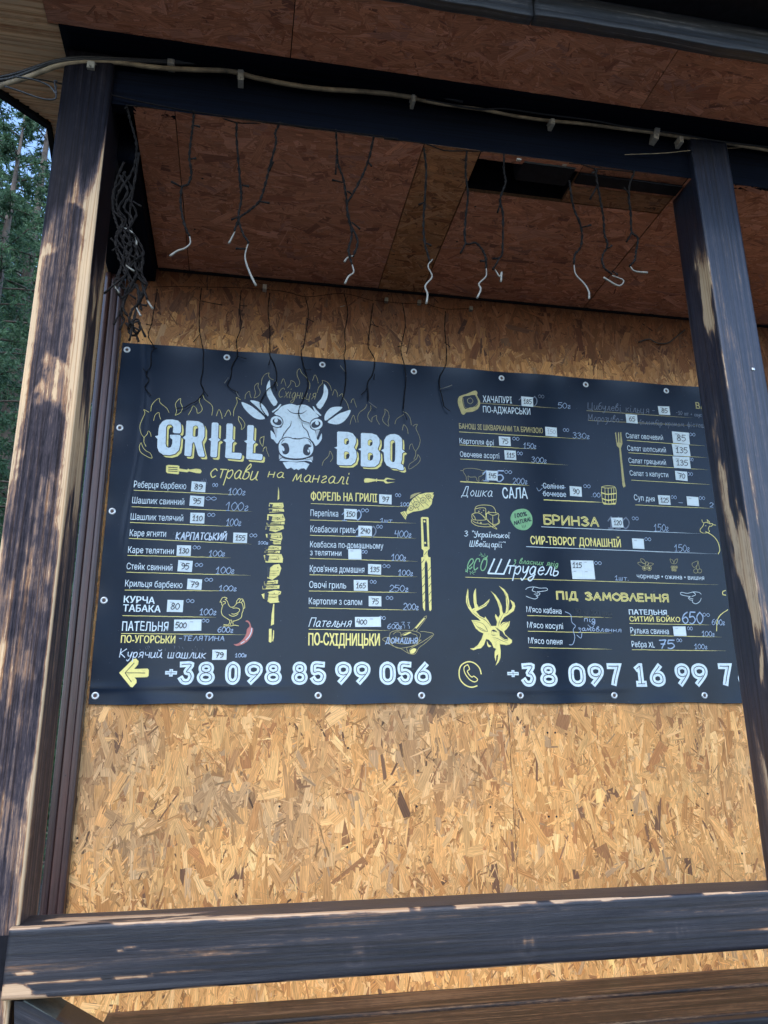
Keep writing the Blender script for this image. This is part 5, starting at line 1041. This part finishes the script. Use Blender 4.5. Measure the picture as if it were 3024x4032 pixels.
# ================================================================ cables on the beam
BYF = BY-.012
M_BEIGE = plain('grimy_beige_conduit', (.27, .205, .13), .75, .55, 22, bmp=.4); M_CABLE = plain('black_cable', (.018, .018, .02), .45, .2, 60)
M_CLIP = plain('grey_plastic_clip', (.36, .33, .28), .6, .2, 90); M_WIRE = plain('dusty_wire', (.016, .014, .013), .9, .6, 60, bmp=.3, spec=.08); M_TIP = plain('pale_bulb_tip', (.215, .205, .17), .4, .2, 90)
M_OLDW = plain('old_wire_rear', (.012, .010, .010), .9, .5, 60, spec=.08)
def pathpts(c, s_, ax, v, wob=0, n=5, seed=0):
    g = random.Random(seed); P = []
    for x_, y_ in pts(s_):
        vv_ = v + g.uniform(-wob, wob); P.append(on(c, x_, y_, ax, vv_))
    return catmull(P, n)
def cable(name, c, s_, v, r, mat, label, cat='cable', group=None, wob=0, seed=0):
    P = pathpts(c, s_, 1, v, wob, 6, seed); Vv, Ff = tube(P, r, 8); o = mk(name, Vv, Ff, mat, smooth=True); return tag(o, label, cat, group)
cable('conduit_cable', 'c1', '-60,395 20,365 100,340 180,310 250,285 330,272 420,265 530,272 640,288 760,298 900,303 1000,308 1100,335 1250,365 1400,385 1560,395 1700,408 1800,425', BYF-.012, .0078, M_BEIGE, 'thick grimy beige conduit running along the beam')
cable('conduit_cable', 'c2', '120,425 250,450 420,473 560,500 700,520 860,535 1000,553 1150,572 1300,595 1450,615 1600,640 1760,665', BYF-.010, .0058, M_BEIGE, 'thinner beige conduit on the right half of the beam, ending behind the post top')
cable('black_cable', 'c1', '-60,345 60,320 150,290 240,262 340,248 450,250 560,255 720,262 900,266 1100,270 1300,290 1500,325 1700,375 2000,440', BYF-.02, .0045, M_CABLE, 'upper glossy black cable above the beige conduit')
cable('black_cable', 'c1', '-60,352 40,340 120,312 200,280 290,262 400,258 520,262 700,270 900,276 1150,298 1400,340 1700,392', BYF-.016, .006, M_CABLE, 'thicker black cable hugging the beige conduit on the left')
cable('black_cable', 'c2', '180,430 400,470 520,470 700,495 900,520 1050,548 1250,575 1450,610 1659,635', BYF-.018, .003, M_CABLE, 'thin black cable over the right conduit', wob=.004)
cable('loose_wire', 'c1', '60,330 150,345 215,372 243,405 238,372 236,350 247,352', PY-.03, .0028, M_CABLE, 'loose wire loop sagging at the left post, upper one', 'wire')
cable('loose_wire', 'c1', '20,372 90,395 160,420 205,430 240,425 241,390 244,370', PY-.03, .0028, M_CABLE, 'loose wire loop sagging at the left post, lower one', 'wire')
cable('thin_grey_wire', 'c1', '100,335 180,345 255,360 370,382 500,415 610,440 760,470 900,492 1100,520 1300,545 1500,570 1659,590', BYF-.004, .0022, M_OLDW, 'thin dusty wire stretched along the lower edge of the beam', 'wire')
cable('thin_grey_wire', 'c2', '1040,668 1200,662 1330,650 1500,640 1659,632', BYF-.006, .0012, M_BEIGE, 'thin pale thread by the top of the right post', 'wire')
def clip(c, x, y, w_, h_, where, tilt=0):
    p = on(c, x, y, 1, BYF-.02); V, Fc = boxv(-w_/2, w_/2, -.006, .03, -h_/2, h_/2)
    v2, f2 = tube([(0, -.006, -h_*.32), (0, -.012, -h_*.32)], .0035, 6); Vm, Fm = merge([(V, Fc), (v2, f2)])
    v3, f3 = boxv(-w_/2-.003, w_/2+.003, .0, .03, h_*.36, h_*.5); Vm, Fm = merge([(Vm, Fm), (v3, f3)])
    ct, st = math.cos(tilt), math.sin(tilt); o = mk('cable_clip', [(p[0]+a*ct-b*st, p[1]+q, p[2]+a*st+b*ct) for a, q, b in Vm], Fm, M_CLIP)
    m = o.modifiers.new('bevel', 'BEVEL'); m.width = .0015; m.segments = 2
    tag(o, where, 'cable clip', 'clips holding the cables')
clip('c1', 740, 255, .022, .046, 'tall pale clip over the cables, leftmost of the upright ones'); clip('c1', 393, 283, .022, .026, 'small grimy clip on the conduit near the left post')
clip('c1', 1040, 328, .018, .042, 'pale clip on the conduit right of the tall one', .05); clip('c2', 127, 428, .012, .03, 'small clip near the middle of the beam')
clip('c2', 728, 528, .014, .024, 'small clip halfway to the right post'); clip('c2', 1178, 568, .02, .075, 'long slanted clip just left of the right post', -.25); clip('c2', 1283, 606, .014, .026, 'short clip right of the slanted one')

# ================================================================ icicle light strings
def light_string(name, label, wire, strands_, v, mat, rw, wob, group):
    root = empty(name, tuple(np.mean([on(c, *p, 1, v) for c, s_ in wire for p in pts(s_)], axis=0)), label, 'string lights', group)
    for c, s_ in wire: Vv, Ff = tube(pathpts(c, s_, 1, v, wob, 4, 5), rw*.8, 6); mk('main_wire', Vv, Ff, mat, root, smooth=True)
    for k, (parts, twigs, tips) in enumerate(strands_):
        g = random.Random(k*31+7); P = []
        for c, s_ in parts:
            for x_, y_ in pts(s_): P.append(on(c, x_, y_, 1, v+g.uniform(-wob, wob)))
        Q = np.array(catmull(P, 7)); n = len(Q); t = np.arange(n)
        # two wires twisted round each other
        L_ = []
        for ph in (0, math.pi):
            a = t*1.15+ph; off = np.stack([np.cos(a), np.sin(a), 0*a], 1)*rw*.75; L_.append(tube(Q+off+np.array([[g.uniform(-.0006, .0006) for _ in range(3)] for _ in range(n)]), rw*np.clip(.8+.35*np.array([g.random() for _ in range(n)]), .7, 1.3), 5))
        Vv, Ff = merge(L_); st = mk('light_strand', Vv, Ff, mat, root, smooth=True)
        for (c, x0, y0, x1, y1) in twigs:
            a, b = on(c, x0, y0, 1, v), on(c, x1, y1, 1, v-.012*g.random()-.004); m_ = (a+b)/2+np.array([0, -.004, -.003])
            Vv, Ff = tube([a, m_, b], [rw*.9, rw*1.0, rw*1.35], 6); mk('bulb', Vv, Ff, M_TIP if g.random() < .18 else mat, st, smooth=True)
        for (c, s_) in tips:
            Q = catmull([on(c, *p, 1, v) for p in pts(s_)], 4); m2 = np.linspace(rw*.75, rw*1.35, len(Q)); Vv, Ff = tube(Q, m2, 7); mk('bulb', Vv, Ff, M_TIP, st, smooth=True)
    return root
FR = [([('c1', '838,478 833,540 825,600 818,680 826,750 812,795 785,812 782,900 800,980 818,1020')], [('c1', 830, 540, 865, 548), ('c1', 820, 688, 848, 684), ('c1', 785, 808, 740, 785)], [('c1', '818,1015 822,1050 800,1072 765,1085 735,1106')]),
 ([('c1', '1022,530 1022,600 1030,700 1038,800 1042,860 1030,940 1050,1010 1075,1050')], [('c1', 1045, 800, 1075, 806), ('c1', 1032, 935, 1000, 950), ('c1', 1060, 1075, 1018, 1074)], [('c1', '1075,1045 1062,1085 1060,1120 1078,1175 1106,1234')]),
 ([('c1', '1212,528 1190,570 1192,620 1165,720 1145,800 1120,870 1070,915 1035,940 1012,1000')], [('c1', 1120, 870, 1165, 878), ('c1', 1165, 740, 1180, 700)], [('c1', '1015,1000 1000,1030 988,1052')]),
 ([('c1', '1450,560 1456,640 1458,700 1482,770 1495,850 1505,930 1520,1010 1506,1080 1520,1140')], [('c1', 1452, 690, 1450, 752), ('c1', 1480, 788, 1435, 778), ('c1', 1522, 962, 1555, 990)], [('c1', '1520,1138 1528,1175 1505,1195 1490,1226')]),
 ([('c1', '1615,588 1592,690 1565,760 1520,845 1498,885 1510,960 1545,1040 1525,1110')], [('c1', 1590, 700, 1605, 718), ('c1', 1520, 840, 1500, 825)], [('c1', '1525,1105 1500,1115 1488,1132')]),
 ([('c2', '172,640 182,740 176,860 170,960 176,1050 198,1130')], [('c2', 172, 875, 150, 885), ('c2', 176, 1048, 205, 1062)], [('c2', '210,1120 190,1150 208,1195 178,1235 188,1270 183,1312')]),
 ([('c2', '357,655 352,740 362,840 352,950 352,1048 395,1050 425,1080 440,1120 440,1160')], [('c2', 352, 1050, 330, 1095), ('c2', 440, 1128, 416, 1128)], [('c2', '442,1160 440,1195 410,1225 418,1250 402,1288')]),
 ([('c2', '518,665 518,740 525,790 502,860 514,930 512,1060 505,1110 470,1118')], [('c2', 503, 870, 490, 918), ('c2', 500, 1110, 470, 1165)], [('c2', '480,1165 500,1195 508,1175 505,1218')]),
 ([('c2', '800,780 808,840 820,900 852,985 852,1060 825,1100 820,1140')], [('c2', 855, 982, 895, 972), ('c2', 850, 982, 838, 940)], [('c2', '820,1135 828,1185 862,1222 884,1258 886,1292')]),
 ([('c2', '912,728 922,800 935,870 948,940 952,1010 965,1060 942,1110 950,1155 985,1185')], [('c2', 925, 790, 890, 860), ('c2', 962, 1075, 985, 1060), ('c2', 985, 1170, 1010, 1188)], [('c2', '985,1190 1035,1212 1015,1235 970,1212 948,1198')]),
 ([('c2', '1082,740 1060,800 1058,860 1066,920 1070,1000 1096,1030 1090,1080 1082,1125 1060,1150')], [('c2', 1060, 845, 1035, 810), ('c2', 1070, 1000, 1047, 1045)], [('c2', '1062,1150 1085,1172 1138,1178')]),
 ([('c1', '548,460 562,520 585,600 590,660 572,740 520,820 502,870 512,920 542,965 560,1030 535,1100 525,1150 545,1190')], [('c1', 548, 462, 540, 470), ('c1', 545, 1185, 450, 1268)], [('c1', '515,982 560,995 588,1030 590,1060')]),
 ([('c1', '600,660 585,760 570,850 560,950 575,1040 585,1100 560,1160 590,1190 570,1240')], [('c1', 575, 870, 610, 892), ('c1', 575, 1040, 545, 1075), ('c1', 590, 1190, 630, 1230)], []),
 ([('c1', '520,1000 500,1050 515,1120 545,1180 520,1230 560,1260 590,1230 600,1290 610,1340')], [('c1', 498, 1050, 480, 1030), ('c1', 560, 1260, 525, 1290), ('c1', 605, 1315, 635, 1320)], [('c1', '590,1330 600,1350 608,1365')]),
 ([('c1', '585,1060 600,1140 585,1200 610,1180 620,1260 600,1310 570,1340 560,1400 590,1440')], [('c1', 560, 1400, 600, 1385), ('c1', 560, 1420, 545, 1395)], []),
 ([('c1', '560,1380 555,1430 580,1450 605,1420 595,1380 570,1390 585,1440 600,1475')], [('c1', 575, 1410, 605, 1428), ('c1', 598, 1385, 628, 1455)], []),
 ([('c1', '615,1100 612,1180 632,1230 605,1280 590,1330 560,1470')], [('c1', 612, 1180, 590, 1160)], [])]
_g = random.Random(41)
for _k in range(7):      # the knot of slack strands beside the left post
    x_, y_ = 540+_g.uniform(-30, 50), _g.uniform(640, 1080); q_ = []; sd_ = _g.choice((-1, 1))
    while y_ < _g.uniform(1250, 1460): q_.append('%d,%d' % (x_, y_)); x_ = min(635, max(490, x_+_g.uniform(12, 40)*sd_)); sd_ = -sd_ if _g.random() < .6 else sd_; y_ += _g.uniform(35, 85)
    if len(q_) > 3: xx_, yy_ = map(int, q_[-1].split(',')); x2_, y2_ = map(int, q_[len(q_)//2].split(',')); FR.append(([('c1', ' '.join(q_))], [('c1', x2_, y2_, x2_+_g.choice((-35, 35)), y2_+25), ('c1', xx_, yy_, xx_+_g.choice((-20, 25)), yy_+40)], []))
light_string('light_string', 'front string of dead icicle lights hanging from the beam, tangled at its left end', [('c1', '545,455 700,470 838,482 930,500 1022,530 1120,532 1212,532 1330,555 1450,562 1540,580 1615,590 1720,600'), ('c2', '0,600 172,620 260,650 357,652 440,655 518,660'), ('c2', '800,705 860,712 912,728 1000,735 1082,745')],
             FR, BYF+.01, M_WIRE, .0027, .007, 'icicle light strings')
RR = [([('c1', '680,1248 665,1340 655,1400 640,1450 665,1500'), ('T', '240,50 238,110 215,150 230,180 210,215 240,255')], [('T', 240, 20, 268, 28), ('T', 225, 145, 200, 125), ('c1', 655, 1405, 630, 1400)], []),
 ([('c1', '870,1245 862,1340 862,1430 880,1520'), ('T', '492,60 490,130 480,190 494,235 460,280 430,295 405,312')], [('c1', 862, 1445, 835, 1478), ('c1', 868, 1300, 960, 1318), ('T', 492, 225, 515, 258), ('T', 405, 313, 362, 316)], []),
 ([('c1', '1042,1255 1035,1340 1042,1410 1022,1470 1025,1520'), ('T', '655,70 632,110 625,165 610,200 625,222 640,230 660,240')], [('c1', 1038, 1320, 1068, 1322), ('c1', 1040, 1420, 1055, 1412), ('T', 660, 65, 700, 76), ('T', 612, 168, 595, 195), ('T', 650, 235, 665, 262)], []),
 ([('c1', '1165,1265 1158,1340 1165,1420 1166,1510'), ('T', '815,60 835,100 848,150 840,195 800,230 768,290 780,330 800,355')], [('T', 815, 80, 808, 105), ('T', 835, 190, 848, 232)], []),
 ([('c1', '1320,1285 1332,1350 1322,1430 1310,1500'), ('T', '965,40 975,100 990,150 1000,200 985,250 958,310 955,350 970,375 1005,388')], [('T', 982, 130, 1015, 130), ('c1', 1325, 1375, 1358, 1392)], []),
 ([('c1', '1488,1272 1502,1350 1490,1430 1492,1510'), ('T', '1172,60 1180,110 1182,180 1172,250 1160,280')], [('T', 1178, 140, 1155, 110), ('T', 1162, 278, 1155, 300), ('c1', 1490, 1320, 1470, 1325)], []),
 ([('c1', '1612,1310 1600,1400 1590,1490'), ('T', '1300,40 1322,85 1312,150 1288,190 1290,250 1290,280')], [('T', 1320, 150, 1318, 178), ('T', 1285, 220, 1258, 250), ('T', 1292, 285, 1332, 316), ('c1', 1602, 1400, 1635, 1412)], []),
 ([('c2', '80,1310 92,1400 75,1490'), ('T', '1450,50 1465,110 1472,180 1465,260 1460,320')], [('T', 1460, 325, 1478, 372), ('c2', 88, 1490, 60, 1498)], []),
 ([('c2', '265,1345 262,1420 268,1490'), ('P', '70,-60 42,0 38,50 52,110 60,150')], [('P', 42, 65, 100, 45), ('P', 60, 150, 90, 173), ('c2', 262, 1480, 285, 1498)], [])]
light_string('light_string', 'rear string of thin dark icicle lights pinned to the wall and drooping over the banner', [('c1', '660,1240 760,1238 870,1240 1000,1242 1140,1250 1240,1262 1330,1282 1480,1268 1612,1300'), ('c2', '-40,1298 80,1310 170,1312 265,1335 370,1332')],
             RR, -.022, M_OLDW, .0015, .003, 'icicle light strings')
cable('stray_cord', 'c2', '1300,1425 1262,1455 1225,1482 1180,1482 1145,1465 1100,1478', -.014, .003, M_CABLE, 'short dark cord curling on the wall beside the right post', 'cord')
for k, (x_, y_) in enumerate(((1143, 1248),)): box('wire_clip', (lambda p: (p[0]-.008, p[0]+.008, -.03, -.004, p[2]-.012, p[2]+.01))(on('c1', x_, y_, 1, -.01)), M_CLIP).name = 'cable_clip'
tag(bpy.data.objects['cable_clip.007'] if 'cable_clip.007' in bpy.data.objects else bpy.data.objects['cable_clip'], 'small clip on the wall holding the rear light string', 'cable clip', 'clips holding the light strings')
for k, (x_, y_, lb) in enumerate(((10, 1298, 'tiny pale clip on the wall at the ceiling line, leftmost of three'), (152, 1308, 'tiny pale clip on the wall at the ceiling line, middle of three'), (375, 1335, 'tiny pale clip on the wall at the ceiling line, rightmost of three'))):
    p = on('c2', x_, y_, 1, -.012); o = box('cable_clip', (p[0]-.007, p[0]+.007, -.022, -.004, p[2]-.009, p[2]+.009), M_TIP); tag(o, lb, 'cable clip', 'clips holding the light strings')

# ---- floodlight behind the beam
fl = empty('floodlight', (1.73, -.86, 3.44), 'small black floodlight fixed behind the beam under the hatch', 'lamp')
def onz(x_, y_, y0): return on('V', x_, y_, 1, y0)
a, b, c_, d = [onz(*q, -.83) for q in ((365, 215), (735, 250), (735, 335), (400, 300))]
xs0, xs1, z0, z1 = a[0], b[0], c_[2], a[2]
V = [(xs0, -.86, z1), (xs1, -.86, z1), (xs1, -.82, z1+.0), (xs0, -.82, z1), (xs0+.02, -.875, z0), (xs1, -.875, z0), (xs1, -.78, z0+.004), (xs0+.02, -.78, z0+.004)]
mk('lamp_housing', V, [(0, 1, 2, 3), (4, 7, 6, 5), (0, 4, 5, 1), (1, 5, 6, 2), (2, 6, 7, 3), (3, 7, 4, 0)], M_BLACK, fl).modifiers.new('bevel', 'BEVEL').width = .004
M_RIM = plain('lamp_rim', (.06, .075, .08), .4, .1, 60)
box('lamp_rim', (xs0+.022, xs1-.002, -.881, -.8755, z0+.001, z0+.010), M_RIM, fl)
for i in range(9): x_ = xs0+.03+(xs1-xs0-.05)*i/8; box('cooling_fin', (x_, x_+.004, -.862, -.80, z1+.0005, z1+.016), M_BLACK, fl)
vb, fb = tube([(xs0+.05, -.87, z1+.01), (xs0+.05, -.88, 3.50), (xs0+.12, -.88, 3.51)], .005, 6); mk('bracket', vb, fb, M_CABLE, fl)
for q in ((402, 213), (540, 211), (700, 244)):
    p = onz(*q, -.885); box('bracket_bolt', (p[0]-.008, p[0]+.008, p[1]-.006, p[1]+.004, p[2]-.005, p[2]+.005), M_CLIP, fl)
cable('lamp_cord', 'V', '700,244 770,238 840,245 900,262 915,285 880,300', -.88, .003, M_CABLE, 'short black cord from the floodlight along the back of the beam', 'cord')
ph = timber('post_bolt', (2.138, 2.148, PY-.004, PY+.002, 2.722, 2.732), 0, lambda V, lo, hi: V[..., 0]*0+.1, M_ALU, post2, step=.003, along=.003, rad=.002, wob=0); ph.name = 'bolt'

# ================================================================ spruces and bushes beyond the porch
M_BARK = plain('spruce_bark', (.085, .065, .05), .9, .35, 14, bmp=.5)
def leafm(name, c0, c1):
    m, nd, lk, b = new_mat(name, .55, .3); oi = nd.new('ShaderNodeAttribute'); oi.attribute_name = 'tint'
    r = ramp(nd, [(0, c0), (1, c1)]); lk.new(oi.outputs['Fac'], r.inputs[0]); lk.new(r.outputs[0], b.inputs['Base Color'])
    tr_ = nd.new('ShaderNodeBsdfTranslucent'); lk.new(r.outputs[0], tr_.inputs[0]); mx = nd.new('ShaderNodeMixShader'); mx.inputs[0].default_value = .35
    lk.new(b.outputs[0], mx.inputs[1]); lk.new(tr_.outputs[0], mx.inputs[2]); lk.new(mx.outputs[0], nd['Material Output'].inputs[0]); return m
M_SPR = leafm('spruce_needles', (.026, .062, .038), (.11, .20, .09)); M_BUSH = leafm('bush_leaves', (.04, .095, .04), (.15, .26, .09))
def spruce(Ht, seed, nb=125, drop=.12):
    g = np.random.default_rng(seed); TV = []; TF = []; LV = []; LT = []
    tk = tube([(0, 0, 0), (.03, 0, Ht*.3), (0, .04, Ht*.65), (0, 0, Ht)], [Ht*.016, Ht*.012, Ht*.007, .01], 9); limbs = [tk]
    for i in range(nb):
        f = (i+g.random())/nb; z = Ht*(.06+.93*f); L = Ht*.25*(1-f)**.75*g.uniform(.65, 1.15)+.15; az = g.uniform(0, 2*math.pi)
        d = np.array([math.cos(az), math.sin(az), 0]); P = [np.array([0, 0, z])+d*L*t+np.array([0, 0, -L*drop*3.2*t*t*(1.2-f)+.12*L*t]) for t in np.linspace(0, 1, 6)]
        limbs.append(tube(P, [.022*(1-f)+.008]*1+list(np.linspace(.016, .004, 5)), 4, False)); sd_ = np.array([-d[1], d[0], 0])
        nt = int(10+L*16)
        for k in range(nt):
            t = g.uniform(.12, 1); q = np.array([np.interp(t, np.linspace(0, 1, 6), [p[c] for p in P]) for c in range(3)])
            s = g.choice((-1, 1)); tl = g.uniform(.18, .42)*(1.15-.6*t)*min(1, L*.7); td = d*g.uniform(.25, .8)+sd_*s*g.uniform(.5, 1)+np.array([0, 0, g.uniform(-.75, .05)]); td /= np.linalg.norm(td)
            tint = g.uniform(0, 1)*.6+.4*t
            for j in range(int(9+tl*22)):
                u = g.random(); c0 = q+td*tl*u; nd_ = td*.6+g.normal(0, .55, 3); nd_ /= np.linalg.norm(nd_); ln = g.uniform(.05, .12); wv = np.cross(nd_, g.normal(0, 1, 3)); wv /= np.linalg.norm(wv)+1e-9; wv *= g.uniform(.008, .018)
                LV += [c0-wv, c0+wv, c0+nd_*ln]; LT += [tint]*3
    V, Fc = merge(limbs); LV = np.array(LV); return (V, Fc), (LV, [(i, i+1, i+2) for i in range(0, len(LV), 3)], LT)
def mesh_only(nm, V, Fc, mat, tint=None, sm=False):
    me = bpy.data.meshes.new(nm); me.from_pydata(np.asarray(V).tolist(), [], Fc); me.materials.append(mat)
    if tint is not None: me.attributes.new('tint', 'FLOAT', 'POINT').data.foreach_set('value', np.array(tint, np.float32))
    if sm: me.polygons.foreach_set('use_smooth', [True]*len(me.polygons))
    return me
PROT = []
for sd0, Ht in ((1, 13), (2, 15)):
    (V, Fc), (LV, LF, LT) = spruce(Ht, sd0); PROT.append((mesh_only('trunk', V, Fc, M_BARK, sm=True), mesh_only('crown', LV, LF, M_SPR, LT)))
def put_tree(k, x, y, s, rz, label):
    t = empty('spruce_tree', (x, y, -.05), label, 'tree', 'spruces beyond the porch'); t.rotation_euler.z = rz; t.scale = (s, s, s)
    for nm, me in zip(('trunk', 'crown'), PROT[k]):
        o = bpy.data.objects.new(nm, me); COL.objects.link(o); o.parent = t
def at_d(xr, D): return CAM[0]+xr*D, CAM[1]+D
for (k, xr, D, s, rz, lb) in ((0, -.385, 9.0, .95, .3, 'nearest dark spruce left of the left post, cut by the frame edge'), (1, -.30, 13.5, 1.0, 1.4, 'tall spruce seen just beside the left post'), (0, -.42, 16, 1.15, 2.6, 'spruce behind the nearest one at the left edge'),
                              (1, -.22, 19, 1.0, 4.0, 'spruce glimpsed through the gap between post and corner trim'), (1, -.345, 23, 1.15, 5.1, 'distant spruce in the middle of the left gap'), (0, -.275, 28, 1.3, .9, 'far spruce low behind the left post'),
                              (1, -.52, 12, 1.05, 3.3, 'spruce standing outside the left edge of view'), (0, -.20, 33, 1.3, 2.2, 'farthest spruce behind the corner trim'),
                              (0, -.335, 7.2, .62, 1.9, 'small drooping spruce closest to the left post'), (1, -.365, 18, 1.1, 5.6, 'spruce filling the upper left gap'), (0, -.315, 20, 1.25, 3.9, 'spruce beside the tall one behind the left post'), (1, -.37, 30, 1.5, .2, 'distant spruce top in the left gap')):
    put_tree(k, *at_d(xr, D), s, rz, lb)
def bush(x, y, r, h, seed, label, n=9000, nm='bush', grp='bushes under the spruces', big=1.0):
    g = np.random.default_rng(seed); ph_ = g.uniform(0, 2*math.pi, n); u = g.random(n)**.45; hh = g.random(n)
    lump = .75+.5*vn(ph_*1.6, hh*3, seed); rr = r*u*lump*np.sqrt(np.clip(1-(hh-.35)**2*1.6, .05, 1)); P = np.stack([x+rr*np.cos(ph_), y+rr*np.sin(ph_), hh*h*(.85+.3*vn(ph_*2, u*0, seed+1))], 1)
    a = g.normal(0, 1, (n, 3)); a /= np.linalg.norm(a, axis=1)[:, None]; b = np.cross(a, g.normal(0, 1, (n, 3))); b /= np.linalg.norm(b, axis=1)[:, None]; ln = g.uniform(.05, .12, (n, 1))*big
    V = np.stack([P-a*ln, P+b*ln*.45, P+a*ln, P-b*ln*.45], 1).reshape(-1, 3); t = empty(nm, (x, y, 0), label, 'tree' if nm != 'bush' else 'bush', grp)
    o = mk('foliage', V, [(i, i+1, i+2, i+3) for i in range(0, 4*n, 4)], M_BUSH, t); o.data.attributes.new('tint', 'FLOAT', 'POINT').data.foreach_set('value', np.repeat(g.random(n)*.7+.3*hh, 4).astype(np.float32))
    L_ = [tube([(x, y, 0), (x+math.cos(q)*r*.3, y+math.sin(q)*r*.3, h*.4), (x+math.cos(q)*r*.6, y+math.sin(q)*r*.6, h*.8)], [.03, .02, .008], 5) for q in np.arange(6)*1.05]; Vv, Ff = merge(L_); mk('stem', Vv, Ff, M_BARK, t)
for (xr, D, r, h, lb) in ((-.36, 10.5, 1.3, 2.6, 'leafy bush at the foot of the nearest spruce'), (-.295, 17, 1.8, 3.6, 'light green bush behind the left post'), (-.215, 22, 2.4, 4.2, 'bush seen through the gap beside the corner trim'), (-.40, 20, 2.4, 4.5, 'bright bush behind the left edge spruces'), (-.19, 30, 3.2, 4.8, 'far bush low behind the corner trim'), (-.30, 32, 3.5, 6, 'large far bush between the spruces'), (-.38, 38, 4.5, 8, 'pale far bush filling the gap under the trees')):
    bush(*at_d(xr, D), r, h, int(D), lb)
for (xr, D, r, h, lb) in ((-.325, 26, 3.2, 17, 'tall light green leafy tree behind the spruces near the left post'), (-.385, 29, 3.6, 16, 'tall leafy tree at the left edge behind the spruces'), (-.21, 36, 4, 15, 'leafy tree beyond the gap beside the corner trim'), (-.355, 34, 4.5, 24, 'very tall leafy tree far behind, filling the top of the left gap')):
    bush(*at_d(xr, D), r, h, int(D)+60, lb, 16000, 'leafy_tree', 'leafy trees behind the spruces', 2.2)
